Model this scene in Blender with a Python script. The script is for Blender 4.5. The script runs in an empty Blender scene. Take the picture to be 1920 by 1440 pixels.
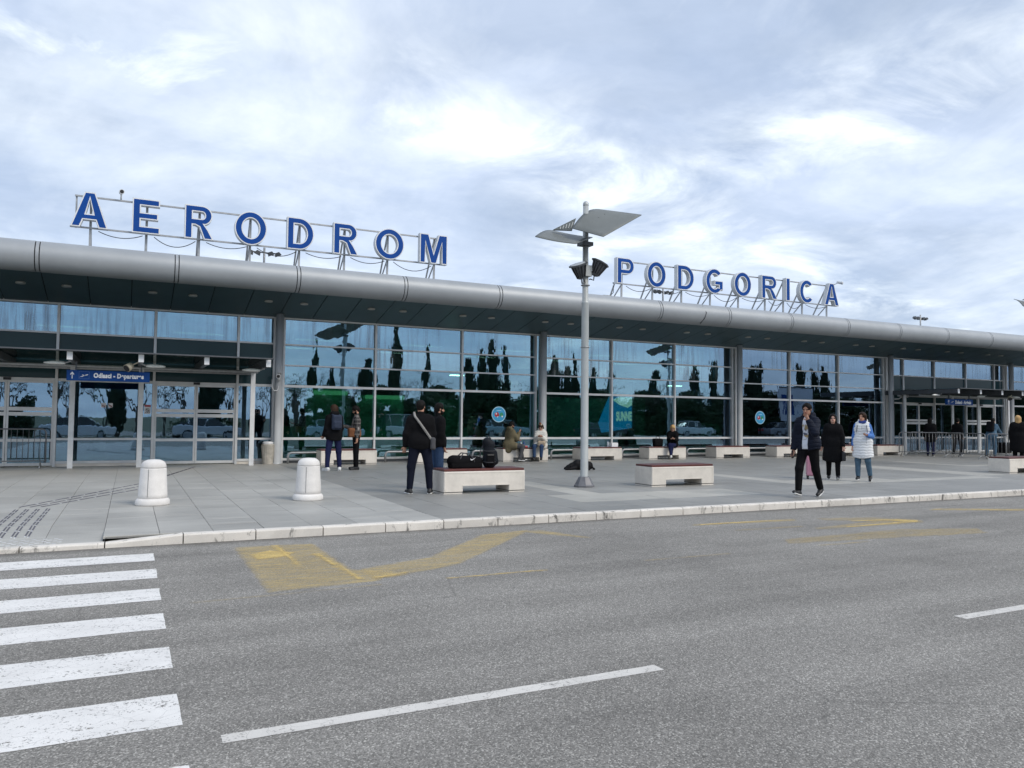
import bpy, bmesh, math, random
import numpy as np
from math import radians as rad, sin, cos, pi
from mathutils import Vector, Matrix
from mathutils.geometry import tessellate_polygon

random.seed(7)
S = bpy.context.scene
COL = S.collection

# ------------------------------------------------------------------ camera, sky, sun, exposure
CAM_H = 1.46                      # above the pavement; the pavement is z = 0, the road 0.12 lower
yaw, pitch, roll = rad(26.38), rad(2.62), rad(0.59)
fw = Vector((sin(yaw) * cos(pitch), cos(yaw) * cos(pitch), sin(pitch)))
rt = Vector((cos(yaw), -sin(yaw), 0))
up = rt.cross(fw)
rt, up = rt * cos(roll) + up * sin(roll), up * cos(roll) - rt * sin(roll)
cd = bpy.data.cameras.new('camera')
cam = bpy.data.objects.new('camera', cd)
COL.objects.link(cam)
cam.matrix_world = Matrix(((rt.x, up.x, -fw.x, 0), (rt.y, up.y, -fw.y, 0), (rt.z, up.z, -fw.z, CAM_H), (0, 0, 0, 1)))
cd.sensor_width = 36.0
cd.lens = 36.0 * 1443 / 1920
cd.clip_start, cd.clip_end = 0.05, 6000
S.camera = cam
S.render.resolution_x, S.render.resolution_y = 1024, 768
S.view_settings.view_transform = 'Standard'
S.view_settings.look = 'None'
S.view_settings.exposure = 0.48
S.view_settings.gamma = 1.0
S.view_settings.use_curve_mapping = False
S.cycles.max_bounces = 7
S.cycles.transparent_max_bounces = 12
S.cycles.caustics_reflective = False
S.cycles.caustics_refractive = False
try:
    S.cycles.use_denoising = True
except Exception:
    pass

SUN_EL, SUN_AZ = rad(42), rad(150)      # azimuth from +Y towards +X: behind the camera, to its right
W = bpy.data.worlds.new('World')
S.world = W
W.use_nodes = True
wt = W.node_tree
wt.nodes.clear()


def wn(kind, **kw):
    n = wt.nodes.new(kind)
    for k, v in kw.items():
        setattr(n, k, v)
    return n


def wmath(op, a, b=None, clamp=False):
    n = wn('ShaderNodeMath', operation=op, use_clamp=clamp)
    for i, v in enumerate((a, b)):
        if v is None:
            continue
        if isinstance(v, (int, float)):
            n.inputs[i].default_value = v
        else:
            wt.links.new(v, n.inputs[i])
    return n.outputs[0]


tc = wn('ShaderNodeTexCoord')
sep = wn('ShaderNodeSeparateXYZ')
wt.links.new(tc.outputs['Generated'], sep.inputs[0])
zz = wmath('ADD', wmath('MAXIMUM', sep.outputs[2], 0.0), 0.16)
px, py = wmath('DIVIDE', sep.outputs[0], zz), wmath('DIVIDE', sep.outputs[1], zz)
comb = wn('ShaderNodeCombineXYZ')
wt.links.new(px, comb.inputs[0])
wt.links.new(py, comb.inputs[1])


def wnoise(scale, detail, rough, off, dist=0.0, sx=1.0, sy=1.0, rot=0.0):
    m = wn('ShaderNodeMapping')
    m.inputs['Location'].default_value = off
    m.inputs['Scale'].default_value = (sx, sy, 1)
    m.inputs['Rotation'].default_value = (0, 0, rot)
    wt.links.new(comb.outputs[0], m.inputs[0])
    n = wn('ShaderNodeTexNoise')
    n.inputs['Scale'].default_value = scale
    n.inputs['Detail'].default_value = detail
    n.inputs['Roughness'].default_value = rough
    n.inputs['Distortion'].default_value = dist
    wt.links.new(m.outputs[0], n.inputs['Vector'])
    return n.outputs[0]


def wramp(fac, stops):
    r = wn('ShaderNodeValToRGB')
    e = r.color_ramp.elements
    while len(e) > 1:
        e.remove(e[-1])
    for i, (p, c) in enumerate(stops):
        q = e[0] if i == 0 else e.new(p)
        q.position = p
        q.color = (*c, 1)
    wt.links.new(fac, r.inputs[0])
    return r.outputs[0]


def wmix(fac, a, b):
    n = wn('ShaderNodeMix', data_type='RGBA')
    for s, v in ((0, fac), (6, a), (7, b)):
        if isinstance(v, (int, float)):
            n.inputs[s].default_value = v
        elif isinstance(v, tuple):
            n.inputs[s].default_value = (*v, 1)
        else:
            wt.links.new(v, n.inputs[s])
    return n.outputs[2]


# a broken overcast: a grey-blue deck with bright gaps running in loose bands
deck = wramp(wnoise(0.95, 7, 0.58, (3.1, 1.7, 0), 0.6), [(0.30, (0.325, 0.39, 0.50)), (0.50, (0.435, 0.505, 0.63)), (0.70, (0.56, 0.625, 0.745))])
n1 = wnoise(1.3, 6, 0.62, (0.4, 5.2, 0), 0.4)
n2 = wnoise(2.3, 7, 0.62, (4.4, 1.2, 0), 0.5)


def band(lin, width):
    v = wmath('DIVIDE', wmath('ADD', lin, wmath('MULTIPLY', wmath('SUBTRACT', n1, 0.5), 0.9)), width)
    return wmath('DIVIDE', 1.0, wmath('POWER', wmath('ADD', 1.0, wmath('MULTIPLY', v, v)), 2.0))


b1 = band(wmath('SUBTRACT', wmath('SUBTRACT', py, 1.60), wmath('MULTIPLY', px, 0.16)), 0.26)
b2 = band(wmath('ADD', wmath('SUBTRACT', px, 1.47), wmath('MULTIPLY', wmath('SUBTRACT', py, 1.0), 0.12)), 0.24)
b3 = band(wmath('SUBTRACT', wmath('SUBTRACT', py, 2.9), wmath('MULTIPLY', px, -0.10)), 0.22)
gaps = wnoise(1.05, 7, 0.60, (7.4, 2.2, 0), 0.35, 1.0, 0.62, rad(-32))
g0 = wmath('MULTIPLY', wramp(gaps, [(0.50, (0, 0, 0)), (0.72, (1, 1, 1))]), 0.8)
bb = wmath('MULTIPLY', wmath('MAXIMUM', wmath('MAXIMUM', b1, b2), wmath('MULTIPLY', b3, 0.8)), wramp(n2, [(0.40, (0.05, 0.05, 0.05)), (0.60, (1, 1, 1))]))
gapm = wmath('MAXIMUM', g0, bb, True)
gapm = wramp(gapm, [(0.05, (0, 0, 0)), (0.50, (0.40, 0.40, 0.40)), (1.0, (1, 1, 1))])
finec = wramp(wnoise(2.8, 8, 0.62, (2.4, 6.1, 0), 0.6, 0.8, 1.2, rad(20)), [(0.32, (0.94, 0.95, 0.96)), (0.68, (1.04, 1.035, 1.03))])
cloud = wmix(gapm, deck, (0.79, 0.835, 0.87))
dark = wramp(wnoise(1.5, 6, 0.58, (1.3, 8.2, 0), 0.3, 0.8, 1.5, rad(15)), [(0.46, (1, 1, 1)), (0.70, (0.80, 0.84, 0.89))])
mul = wn('ShaderNodeMix', data_type='RGBA', blend_type='MULTIPLY')
mul.inputs[0].default_value = 1.0
wt.links.new(cloud, mul.inputs[6])
mul0 = wn('ShaderNodeMix', data_type='RGBA', blend_type='MULTIPLY')
mul0.inputs[0].default_value = 1.0
wt.links.new(dark, mul0.inputs[6])
wt.links.new(finec, mul0.inputs[7])
wt.links.new(mul0.outputs[2], mul.inputs[7])
sky = wn('ShaderNodeTexSky', sky_type='NISHITA')
sky.sun_disc = False
sky.sun_elevation = SUN_EL
sky.sun_rotation = SUN_AZ
skys = wn('ShaderNodeVectorMath', operation='SCALE')
skys.inputs[3].default_value = 0.10
wt.links.new(sky.outputs[0], skys.inputs[0])
allsky = wmix(0.12, mul.outputs[2], skys.outputs[0])
bg = wn('ShaderNodeBackground')
bg.inputs['Strength'].default_value = 1.14
wt.links.new(allsky, bg.inputs[0])
wo = wn('ShaderNodeOutputWorld')
wt.links.new(bg.outputs[0], wo.inputs[0])

sl = bpy.data.lights.new('sun', 'SUN')
sl.energy = 1.5
sl.angle = rad(24)
sl.color = (1.0, 0.93, 0.83)
sun = bpy.data.objects.new('sun', sl)
COL.objects.link(sun)
sd = Vector((sin(SUN_AZ) * cos(SUN_EL), cos(SUN_AZ) * cos(SUN_EL), sin(SUN_EL)))
sun.rotation_euler = sd.to_track_quat('Z', 'Y').to_euler()
sun.location = (10, -10, 30)

# ------------------------------------------------------------------ materials
MATS = {}


class NT:
    """small wrapper to write node trees"""
    def __init__(s, m):
        m.use_nodes = True
        s.t = m.node_tree
        s.t.nodes.clear()
        s.out = s.t.nodes.new('ShaderNodeOutputMaterial')

    def n(s, kind, ins=None, **kw):
        n = s.t.nodes.new(kind)
        for k, v in kw.items():
            setattr(n, k, v)
        for k, v in (ins or {}).items():
            if hasattr(v, 'is_linked'):
                s.t.links.new(v, n.inputs[k])
            elif isinstance(v, tuple) and len(v) == 3 and n.inputs[k].type == 'RGBA':
                n.inputs[k].default_value = (*v, 1)
            else:
                n.inputs[k].default_value = v
        return n

    def obj(s):
        return s.n('ShaderNodeTexCoord').outputs['Object']

    def pos(s):
        return s.n('ShaderNodeNewGeometry').outputs['Position']

    def map(s, v, scale=(1, 1, 1), rot=(0, 0, 0), loc=(0, 0, 0)):
        return s.n('ShaderNodeMapping', {'Vector': v, 'Scale': scale, 'Rotation': rot, 'Location': loc}).outputs[0]

    def noise(s, v, scale, detail=4, rough=0.55, dist=0.0):
        return s.n('ShaderNodeTexNoise', {'Vector': v, 'Scale': scale, 'Detail': detail, 'Roughness': rough, 'Distortion': dist}).outputs[0]

    def ramp(s, f, stops):
        r = s.n('ShaderNodeValToRGB')
        e = r.color_ramp.elements
        while len(e) > 1:
            e.remove(e[-1])
        for i, (p, c) in enumerate(stops):
            q = e[0] if i == 0 else e.new(p)
            q.position = p
            q.color = (*c, 1) if isinstance(c, tuple) else (c, c, c, 1)
        s.t.links.new(f, r.inputs[0])
        return r.outputs[0]

    def mix(s, f, a, b, mode='MIX'):
        return s.n('ShaderNodeMix', {0: f, 6: a, 7: b}, data_type='RGBA', blend_type=mode).outputs[2]

    def math(s, op, a, b=0.0, clamp=False):
        return s.n('ShaderNodeMath', {0: a, 1: b}, operation=op, use_clamp=clamp).outputs[0]

    def bump(s, h, strength=0.3, dist=0.01):
        return s.n('ShaderNodeBump', {'Height': h, 'Strength': strength, 'Distance': dist}).outputs[0]

    def finish(s, sh):
        s.t.links.new(sh, s.out.inputs[0])


def rnd_val(nt, lo, hi):
    r = nt.n('ShaderNodeObjectInfo').outputs['Random']
    return nt.n('ShaderNodeMapRange', {0: r, 3: lo, 4: hi}).outputs[0]


def plain(name, col, rough=0.6, metal=0.0, var=0.12, vscale=6.0, bump=0.0, bscale=60.0, objvar=0.0, spec=0.5, coat=0.0):
    """base colour with soft mottling and a fine relief"""
    if name in MATS:
        return MATS[name]
    m = bpy.data.materials.new(name)
    nt = NT(m)
    o = nt.obj()
    c = nt.mix(nt.ramp(nt.noise(o, vscale, 5, 0.6), [(0.35, 0.0), (0.65, 1.0)]), tuple(x * (1 - var) for x in col), tuple(min(1, x * (1 + var)) for x in col))
    if objvar:
        v = rnd_val(nt, 1 - objvar, 1 + objvar)
        c = nt.n('ShaderNodeVectorMath', {0: c, 3: v}, operation='SCALE').outputs[0]
    ins = {'Base Color': c, 'Roughness': rough, 'Metallic': metal, 'Specular IOR Level': spec, 'Coat Weight': coat}
    if bump:
        ins['Normal'] = nt.bump(nt.noise(o, bscale, 4, 0.6), bump, 0.01)
    b = nt.n('ShaderNodeBsdfPrincipled', ins)
    nt.finish(b.outputs[0])
    MATS[name] = m
    return m


def emit(name, col, strength):
    if name in MATS:
        return MATS[name]
    m = bpy.data.materials.new(name)
    nt = NT(m)
    nt.finish(nt.n('ShaderNodeEmission', {'Color': (*col, 1), 'Strength': strength}).outputs[0])
    MATS[name] = m
    return m


def asphalt_nodes(nt):
    p = nt.pos()
    fine = nt.noise(p, 190, 3, 0.75)
    vor = nt.n('ShaderNodeTexVoronoi', {'Vector': p, 'Scale': 120.0, 'Randomness': 1.0})
    stones = nt.ramp(vor.outputs['Color'], [(0.10, (0.150, 0.144, 0.130)), (0.42, (0.230, 0.219, 0.200)), (0.72, (0.308, 0.293, 0.268)), (0.95, (0.55, 0.525, 0.477))])
    big = nt.ramp(nt.noise(p, 0.45, 7, 0.62), [(0.32, 0.84), (0.5, 1.0), (0.72, 1.10)])
    mid = nt.ramp(nt.noise(nt.map(p, (0.16, 1.9, 1)), 1.3, 6, 0.62), [(0.3, 0.86), (0.6, 1.05)])
    c = nt.mix(1.0, stones, big, 'MULTIPLY')
    c = nt.mix(1.0, c, mid, 'MULTIPLY')
    c = nt.mix(1.0, c, nt.ramp(fine, [(0.3, 0.74), (0.5, 1.0), (0.72, 1.26)]), 'MULTIPLY')
    # tyre-polished tracks along the lane and grit swept against the kerb
    yy = nt.n('ShaderNodeSeparateXYZ', {0: p}).outputs[1]
    yw = nt.math('ADD', yy, nt.math('MULTIPLY', nt.noise(nt.map(p, (0.2, 0.2, 1)), 1.0, 3), 0.8))
    trk = nt.ramp(nt.math('FRACT', nt.math('MULTIPLY', yw, 0.55)), [(0.0, 0.92), (0.22, 1.04), (0.5, 0.95), (0.72, 1.05), (1.0, 0.92)])
    c = nt.mix(1.0, c, trk, 'MULTIPLY')
    grit = nt.n('ShaderNodeMapRange', {0: nt.math('ADD', yy, nt.math('MULTIPLY', nt.noise(p, 3.0, 5, 0.7), 0.5)), 1: 10.35, 2: 10.62, 3: 0.0, 4: 0.55}).outputs[0]
    c = nt.mix(grit, c, (0.085, 0.078, 0.066))
    # oil drips and a few sealed cracks
    oil = nt.ramp(nt.noise(nt.map(p, (0.8, 1.4, 1)), 1.9, 3, 0.5), [(0.70, 0.0), (0.76, 1.0)])
    c = nt.mix(nt.math('MULTIPLY', oil, 0.35), c, (0.07, 0.068, 0.064))
    wob = nt.n('ShaderNodeTexNoise', {'Vector': p, 'Scale': 1.4, 'Detail': 5.0}).outputs[1]
    crk = nt.n('ShaderNodeTexVoronoi', {'Vector': nt.mix(0.22, p, wob), 'Scale': 0.34}, feature='DISTANCE_TO_EDGE').outputs['Distance']
    ckm = nt.math('MULTIPLY', nt.ramp(crk, [(0.0012, 1.0), (0.0032, 0.0)]), nt.ramp(nt.noise(p, 0.5, 2), [(0.50, 0.0), (0.60, 0.28)]))
    c = nt.mix(ckm, c, (0.05, 0.048, 0.046))
    # a few pale chips
    chip = nt.n('ShaderNodeTexVoronoi', {'Vector': p, 'Scale': 6.5, 'Randomness': 1.0})
    cm = nt.ramp(chip.outputs['Distance'], [(0.03, 1.0), (0.06, 0.0)])
    sel = nt.ramp(nt.n('ShaderNodeSeparateColor', {0: chip.outputs['Color']}).outputs[0], [(0.80, 0.0), (0.82, 1.0)])
    c = nt.mix(nt.math('MULTIPLY', cm, sel), c, (0.5, 0.5, 0.48))
    h = nt.math('ADD', nt.math('MULTIPLY', vor.outputs['Distance'], -0.9), nt.math('MULTIPLY', fine, 0.8))
    return p, c, h


def asphalt():
    m = bpy.data.materials.new('asphalt')
    nt = NT(m)
    p, c, h = asphalt_nodes(nt)
    b = nt.n('ShaderNodeBsdfPrincipled', {'Base Color': c, 'Roughness': 0.9, 'Normal': nt.bump(h, 0.55, 0.008), 'Specular IOR Level': 0.25})
    nt.finish(b.outputs[0])
    return m


def paint(name, col, wear, streak=(1, 1, 1), soft=0.08, top=0.92, pits=0.38):
    """road paint worn through to the stones; the fade attribute thins it towards its edges"""
    m = bpy.data.materials.new(name)
    nt = NT(m)
    p, c, h = asphalt_nodes(nt)
    a = nt.noise(nt.map(p, streak), 6.0, 9, 0.74, 0.3)
    b2 = nt.noise(p, 48, 4, 0.75)
    f = nt.math('ADD', nt.math('MULTIPLY', a, 1.0 - pits), nt.math('MULTIPLY', b2, pits))
    fade = nt.n('ShaderNodeAttribute', attribute_name='fade').outputs['Fac']
    f = nt.math('SUBTRACT', f, nt.math('MULTIPLY', fade, 0.30))
    mask = nt.ramp(f, [(wear - soft, 0.0), (wear + soft, top)])
    crack = nt.n('ShaderNodeTexVoronoi', {'Vector': nt.mix(0.12, p, nt.n('ShaderNodeTexNoise', {'Vector': p, 'Scale': 5.0}).outputs[1]), 'Scale': 9.0}, feature='DISTANCE_TO_EDGE').outputs['Distance']
    ck = nt.math('MAXIMUM', nt.ramp(crack, [(0.005, 0.72), (0.016, 1.0)]), nt.ramp(nt.noise(p, 2.2, 3), [(0.42, 1.0), (0.56, 0.0)]))
    mask = nt.math('MULTIPLY', mask, ck)
    pc = nt.mix(nt.ramp(nt.noise(p, 3.0, 5, 0.6), [(0.3, 0.0), (0.7, 1.0)]), tuple(x * 0.86 for x in col), col)
    b = nt.n('ShaderNodeBsdfPrincipled', {'Base Color': pc, 'Roughness': 0.75, 'Normal': nt.bump(h, 0.4, 0.006), 'Specular IOR Level': 0.3})
    tr = nt.n('ShaderNodeBsdfTransparent')
    nt.finish(nt.n('ShaderNodeMixShader', {0: mask, 1: tr.outputs[0], 2: b.outputs[0]}).outputs[0])
    return m


def slab_mat(name, col):
    m = bpy.data.materials.new(name)
    nt = NT(m)
    p = nt.pos()
    brush = nt.noise(nt.map(p, (0.5, 7.0, 1)), 2.2, 6, 0.65, 0.4)
    c = nt.mix(nt.ramp(brush, [(0.3, 0.0), (0.7, 1.0)]), tuple(x * 0.84 for x in col), tuple(x * 1.13 for x in col))
    dirt = nt.ramp(nt.noise(p, 0.35, 6, 0.62), [(0.35, 0.84), (0.6, 1.06)])
    c = nt.mix(1.0, c, dirt, 'MULTIPLY')
    c = nt.mix(1.0, c, nt.ramp(nt.noise(p, 120, 2, 0.6), [(0.3, 0.86), (0.7, 1.12)]), 'MULTIPLY')
    spot = nt.ramp(nt.noise(p, 9, 2, 0.5), [(0.74, 0.0), (0.78, 1.0)])
    c = nt.mix(nt.math('MULTIPLY', spot, 0.3), c, (0.06, 0.06, 0.06))
    gum = nt.n('ShaderNodeTexVoronoi', {'Vector': p, 'Scale': 2.6, 'Randomness': 1.0})
    gm = nt.math('MULTIPLY', nt.ramp(gum.outputs['Distance'], [(0.045, 1.0), (0.065, 0.0)]), nt.ramp(nt.n('ShaderNodeSeparateColor', {0: gum.outputs['Color']}).outputs[1], [(0.60, 0.0), (0.65, 0.55)]))
    c = nt.mix(gm, c, (0.09, 0.088, 0.085))
    c = nt.n('ShaderNodeVectorMath', {0: c, 3: rnd_val(nt, 0.93, 1.07)}, operation='SCALE').outputs[0]
    b = nt.n('ShaderNodeBsdfPrincipled', {'Base Color': c, 'Roughness': nt.ramp(brush, [(0.3, 0.42), (0.7, 0.62)]), 'Normal': nt.bump(brush, 0.12, 0.01)})
    nt.finish(b.outputs[0])
    return m


def stone_white(name, col, dark=0.5, amount=0.62, scale=3.0):
    """pale cast stone with grime and chips"""
    m = bpy.data.materials.new(name)
    nt = NT(m)
    o = nt.pos()
    c = nt.mix(nt.ramp(nt.noise(o, scale, 7, 0.68), [(0.35, 0.0), (0.7, 1.0)]), col, tuple(x * 0.80 for x in col))
    g = nt.ramp(nt.noise(nt.map(o, (1, 1, 0.5)), scale * 2.6, 8, 0.75, 0.6), [(amount, 0.0), (amount + 0.10, 1.0)])
    c = nt.mix(nt.math('MULTIPLY', g, dark), c, (0.10, 0.095, 0.085))
    gr = nt.noise(o, 150, 3, 0.7)
    c = nt.mix(1.0, c, nt.ramp(gr, [(0.3, 0.86), (0.7, 1.1)]), 'MULTIPLY')
    c = nt.n('ShaderNodeVectorMath', {0: c, 3: rnd_val(nt, 0.92, 1.04)}, operation='SCALE').outputs[0]
    b = nt.n('ShaderNodeBsdfPrincipled', {'Base Color': c, 'Roughness': 0.8, 'Normal': nt.bump(nt.math('ADD', gr, g), 0.25, 0.006)})
    nt.finish(b.outputs[0])
    return m


def glass_mat(name, refl=0.5, tint=(0.60, 0.88, 0.76), rtint=(0.42, 0.60, 0.79), dirt=0.0, wave=0.085):
    """solar-control glazing: partly mirror, partly see-through, slightly wavy"""
    m = bpy.data.materials.new(name)
    nt = NT(m)
    p = nt.pos()
    h = nt.noise(nt.map(p, (1.0, 1, 0.40)), 2.0, 3, 0.5)
    nrm = nt.bump(h, wave, 0.02)
    gl = nt.n('ShaderNodeBsdfGlossy', {'Color': rtint, 'Roughness': 0.004, 'Normal': nrm})
    tr = nt.n('ShaderNodeBsdfTransparent', {'Color': tint})
    fr = nt.n('ShaderNodeFresnel', {'IOR': 1.5})
    f = nt.math('ADD', nt.math('MULTIPLY', fr.outputs[0], 0.8), refl, True)
    sh = nt.n('ShaderNodeMixShader', {0: f, 1: tr.outputs[0], 2: gl.outputs[0]}).outputs[0]
    if dirt:
        st = nt.noise(nt.map(p, (3.2, 1, 0.16)), 2.4, 6, 0.66, 0.2)
        st2 = nt.noise(nt.map(p, (0.5, 1, 0.10)), 1.6, 3, 0.5)
        k = nt.math('MULTIPLY', nt.ramp(st, [(0.46, 0.0), (0.72, 1.0)]), nt.ramp(st2, [(0.40, 0.10), (0.62, 1.0)]))
        k = nt.math('MULTIPLY', k, dirt)
        dc = nt.mix(nt.ramp(nt.noise(nt.map(p, (6, 1, 0.5)), 2.0, 3), [(0.45, 0.0), (0.6, 1.0)]), (0.34, 0.36, 0.34), (0.09, 0.10, 0.11))
        df = nt.n('ShaderNodeBsdfDiffuse', {'Color': dc})
        sh = nt.n('ShaderNodeMixShader', {0: k, 1: sh, 2: df.outputs[0]}).outputs[0]
    nt.finish(sh)
    return m


def fabric(name, col, rough=0.85, var=0.18, fine=260.0):
    if name in MATS:
        return MATS[name]
    m = bpy.data.materials.new(name)
    nt = NT(m)
    o = nt.obj()
    c = nt.mix(nt.ramp(nt.noise(o, 9, 5, 0.65), [(0.3, 0.0), (0.7, 1.0)]), tuple(x * (1 - var) for x in col), tuple(min(1, x * (1 + var)) for x in col))
    h = nt.math('ADD', nt.noise(o, fine, 2, 0.6), nt.math('MULTIPLY', nt.noise(nt.map(o, (1, 1, 2.2)), 14, 4, 0.6, 0.6), 3.0))
    b = nt.n('ShaderNodeBsdfPrincipled', {'Base Color': c, 'Roughness': rough, 'Normal': nt.bump(h, 0.35, 0.008), 'Specular IOR Level': 0.12})
    nt.finish(b.outputs[0])
    MATS[name] = m
    return m


M_asphalt = asphalt()
M_white_paint = paint('white_road_paint', (0.84, 0.82, 0.785), 0.415, (0.5, 1.8, 1), 0.030, 0.97, 0.58)
M_dash_paint = paint('dash_road_paint', (0.74, 0.71, 0.66), 0.40, (1, 1, 1), 0.05, 0.93, 0.5)
M_yellow = paint('faded_yellow_paint', (0.70, 0.54, 0.25), 0.47, (0.5, 1.8, 1), 0.16, 0.64)
M_yellow_bright = paint('yellow_paint', (0.84, 0.62, 0.23), 0.44, (0.7, 1.3, 1), 0.16, 0.80)
M_yellow_ghost = paint('ghost_yellow_paint', (0.60, 0.47, 0.24), 0.49, (0.4, 1.8, 1), 0.15, 0.60)
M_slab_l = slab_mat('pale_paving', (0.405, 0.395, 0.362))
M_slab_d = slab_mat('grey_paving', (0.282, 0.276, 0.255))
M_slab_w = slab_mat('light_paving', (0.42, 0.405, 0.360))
M_joint = plain('paving_joint', (0.12, 0.12, 0.12), 0.9, var=0.25, vscale=3)
M_tactile_d = plain('tactile_dark', (0.11, 0.11, 0.13), 0.7)
M_tactile_w = plain('tactile_pale', (0.55, 0.56, 0.57), 0.6)
M_kerb = stone_white('kerb_stone', (0.78, 0.735, 0.665), 0.92, 0.548, 2.2)
M_bench = stone_white('bench_concrete', (0.80, 0.745, 0.66), 0.55, 0.64, 2.6)
M_bollard = stone_white('bollard_concrete', (0.84, 0.81, 0.77), 0.45, 0.655, 3.0)
M_alu = plain('silver_cladding', (0.345, 0.365, 0.38), 0.5, 0.25, 0.06, 0.9, spec=0.3, objvar=0.03)
M_soffit = plain('dark_soffit', (0.072, 0.115, 0.130), 0.4, 0.0, 0.10, 0.8, objvar=0.06, spec=0.25)
M_gap = plain('black_gap', (0.012, 0.013, 0.014), 0.9)
M_frame = plain('window_frame', (0.70, 0.70, 0.685), 0.45, 0.2, 0.08, 2.0)
M_column = plain('column_paint', (0.56, 0.58, 0.59), 0.35, 0.25, 0.08, 1.2)
M_spandrel = plain('grey_spandrel', (0.034, 0.074, 0.083), 0.10, 0.0, 0.07, 0.6, objvar=0.05, spec=0.16)
M_glass = glass_mat('solar_glass', 0.36)
M_glass_top = glass_mat('dusty_solar_glass', 0.42, dirt=0.80)
M_glass_door = glass_mat('door_glass', 0.36, (0.45, 0.65, 0.65))
M_glass_dirty = glass_mat('streaky_solar_glass', 0.46, rtint=(0.50, 0.68, 0.84), dirt=0.9)
M_canopy_glass = glass_mat('canopy_glass', 0.12, (0.50, 0.56, 0.52), (0.8, 0.85, 0.85), 0.35)
M_steel = plain('galvanised_steel', (0.36, 0.37, 0.375), 0.45, 0.5, 0.12, 8)
M_white_steel = plain('white_steel', (0.70, 0.71, 0.71), 0.45, 0.1, 0.07, 4)
M_darksteel = plain('dark_grey_steel', (0.085, 0.092, 0.10), 0.5, 0.3, 0.12, 4)
M_black = plain('black_plastic', (0.018, 0.018, 0.020), 0.5, 0.0, 0.2, 12)
M_lampgrey = plain('lamp_grey_paint', (0.44, 0.46, 0.45), 0.42, 0.2, 0.07, 3)
M_wingunder = plain('lamp_wing_grey', (0.155, 0.165, 0.155), 0.5, 0.1, 0.06, 3)
M_blue_letter = plain('blue_letter', (0.006, 0.060, 0.270), 0.45, 0.0, 0.06, 1.0, spec=0.15)
M_white_letter = plain('white_letter', (0.76, 0.77, 0.76), 0.4, 0.0, 0.05, 2.0)
M_side_letter = plain('letter_return', (0.60, 0.61, 0.61), 0.4, 0.2, 0.06, 2.0)
M_sign_blue = plain('sign_blue', (0.008, 0.055, 0.22), 0.45, 0.0, 0.06, 2.0, spec=0.15)
M_sign_white = plain('sign_white', (0.80, 0.80, 0.80), 0.4, 0.0, 0.03)
M_wood = plain('red_brown_wood', (0.115, 0.036, 0.030), 0.35, 0.0, 0.25, 5.0, 0.2, 40, objvar=0.12)
M_beige = plain('beige_plastic', (0.50, 0.44, 0.33), 0.55, 0.0, 0.1, 4)
M_bin = plain('bin_cast_stone', (0.46, 0.43, 0.37), 0.7, 0.0, 0.15, 8, 0.2, 40)
M_glasslamp = plain('frosted_lamp', (0.72, 0.72, 0.68), 0.3)

# ------------------------------------------------------------------ mesh helpers


def link(o, parent=None):
    COL.objects.link(o)
    if parent is not None:
        o.parent = parent
    return o


def tag(o, label=None, cat=None, group=None, kind=None):
    for k, v in (('label', label), ('category', cat), ('group', group), ('kind', kind)):
        if v:
            o[k] = v
    return o


def empty(name, loc=(0, 0, 0), rz=0.0, label=None, cat=None, group=None, kind=None):
    o = bpy.data.objects.new(name, None)
    o.empty_display_size = 0.2
    o.location = loc
    o.rotation_euler = (0, 0, rz)
    link(o)
    return tag(o, label, cat, group, kind)


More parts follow.
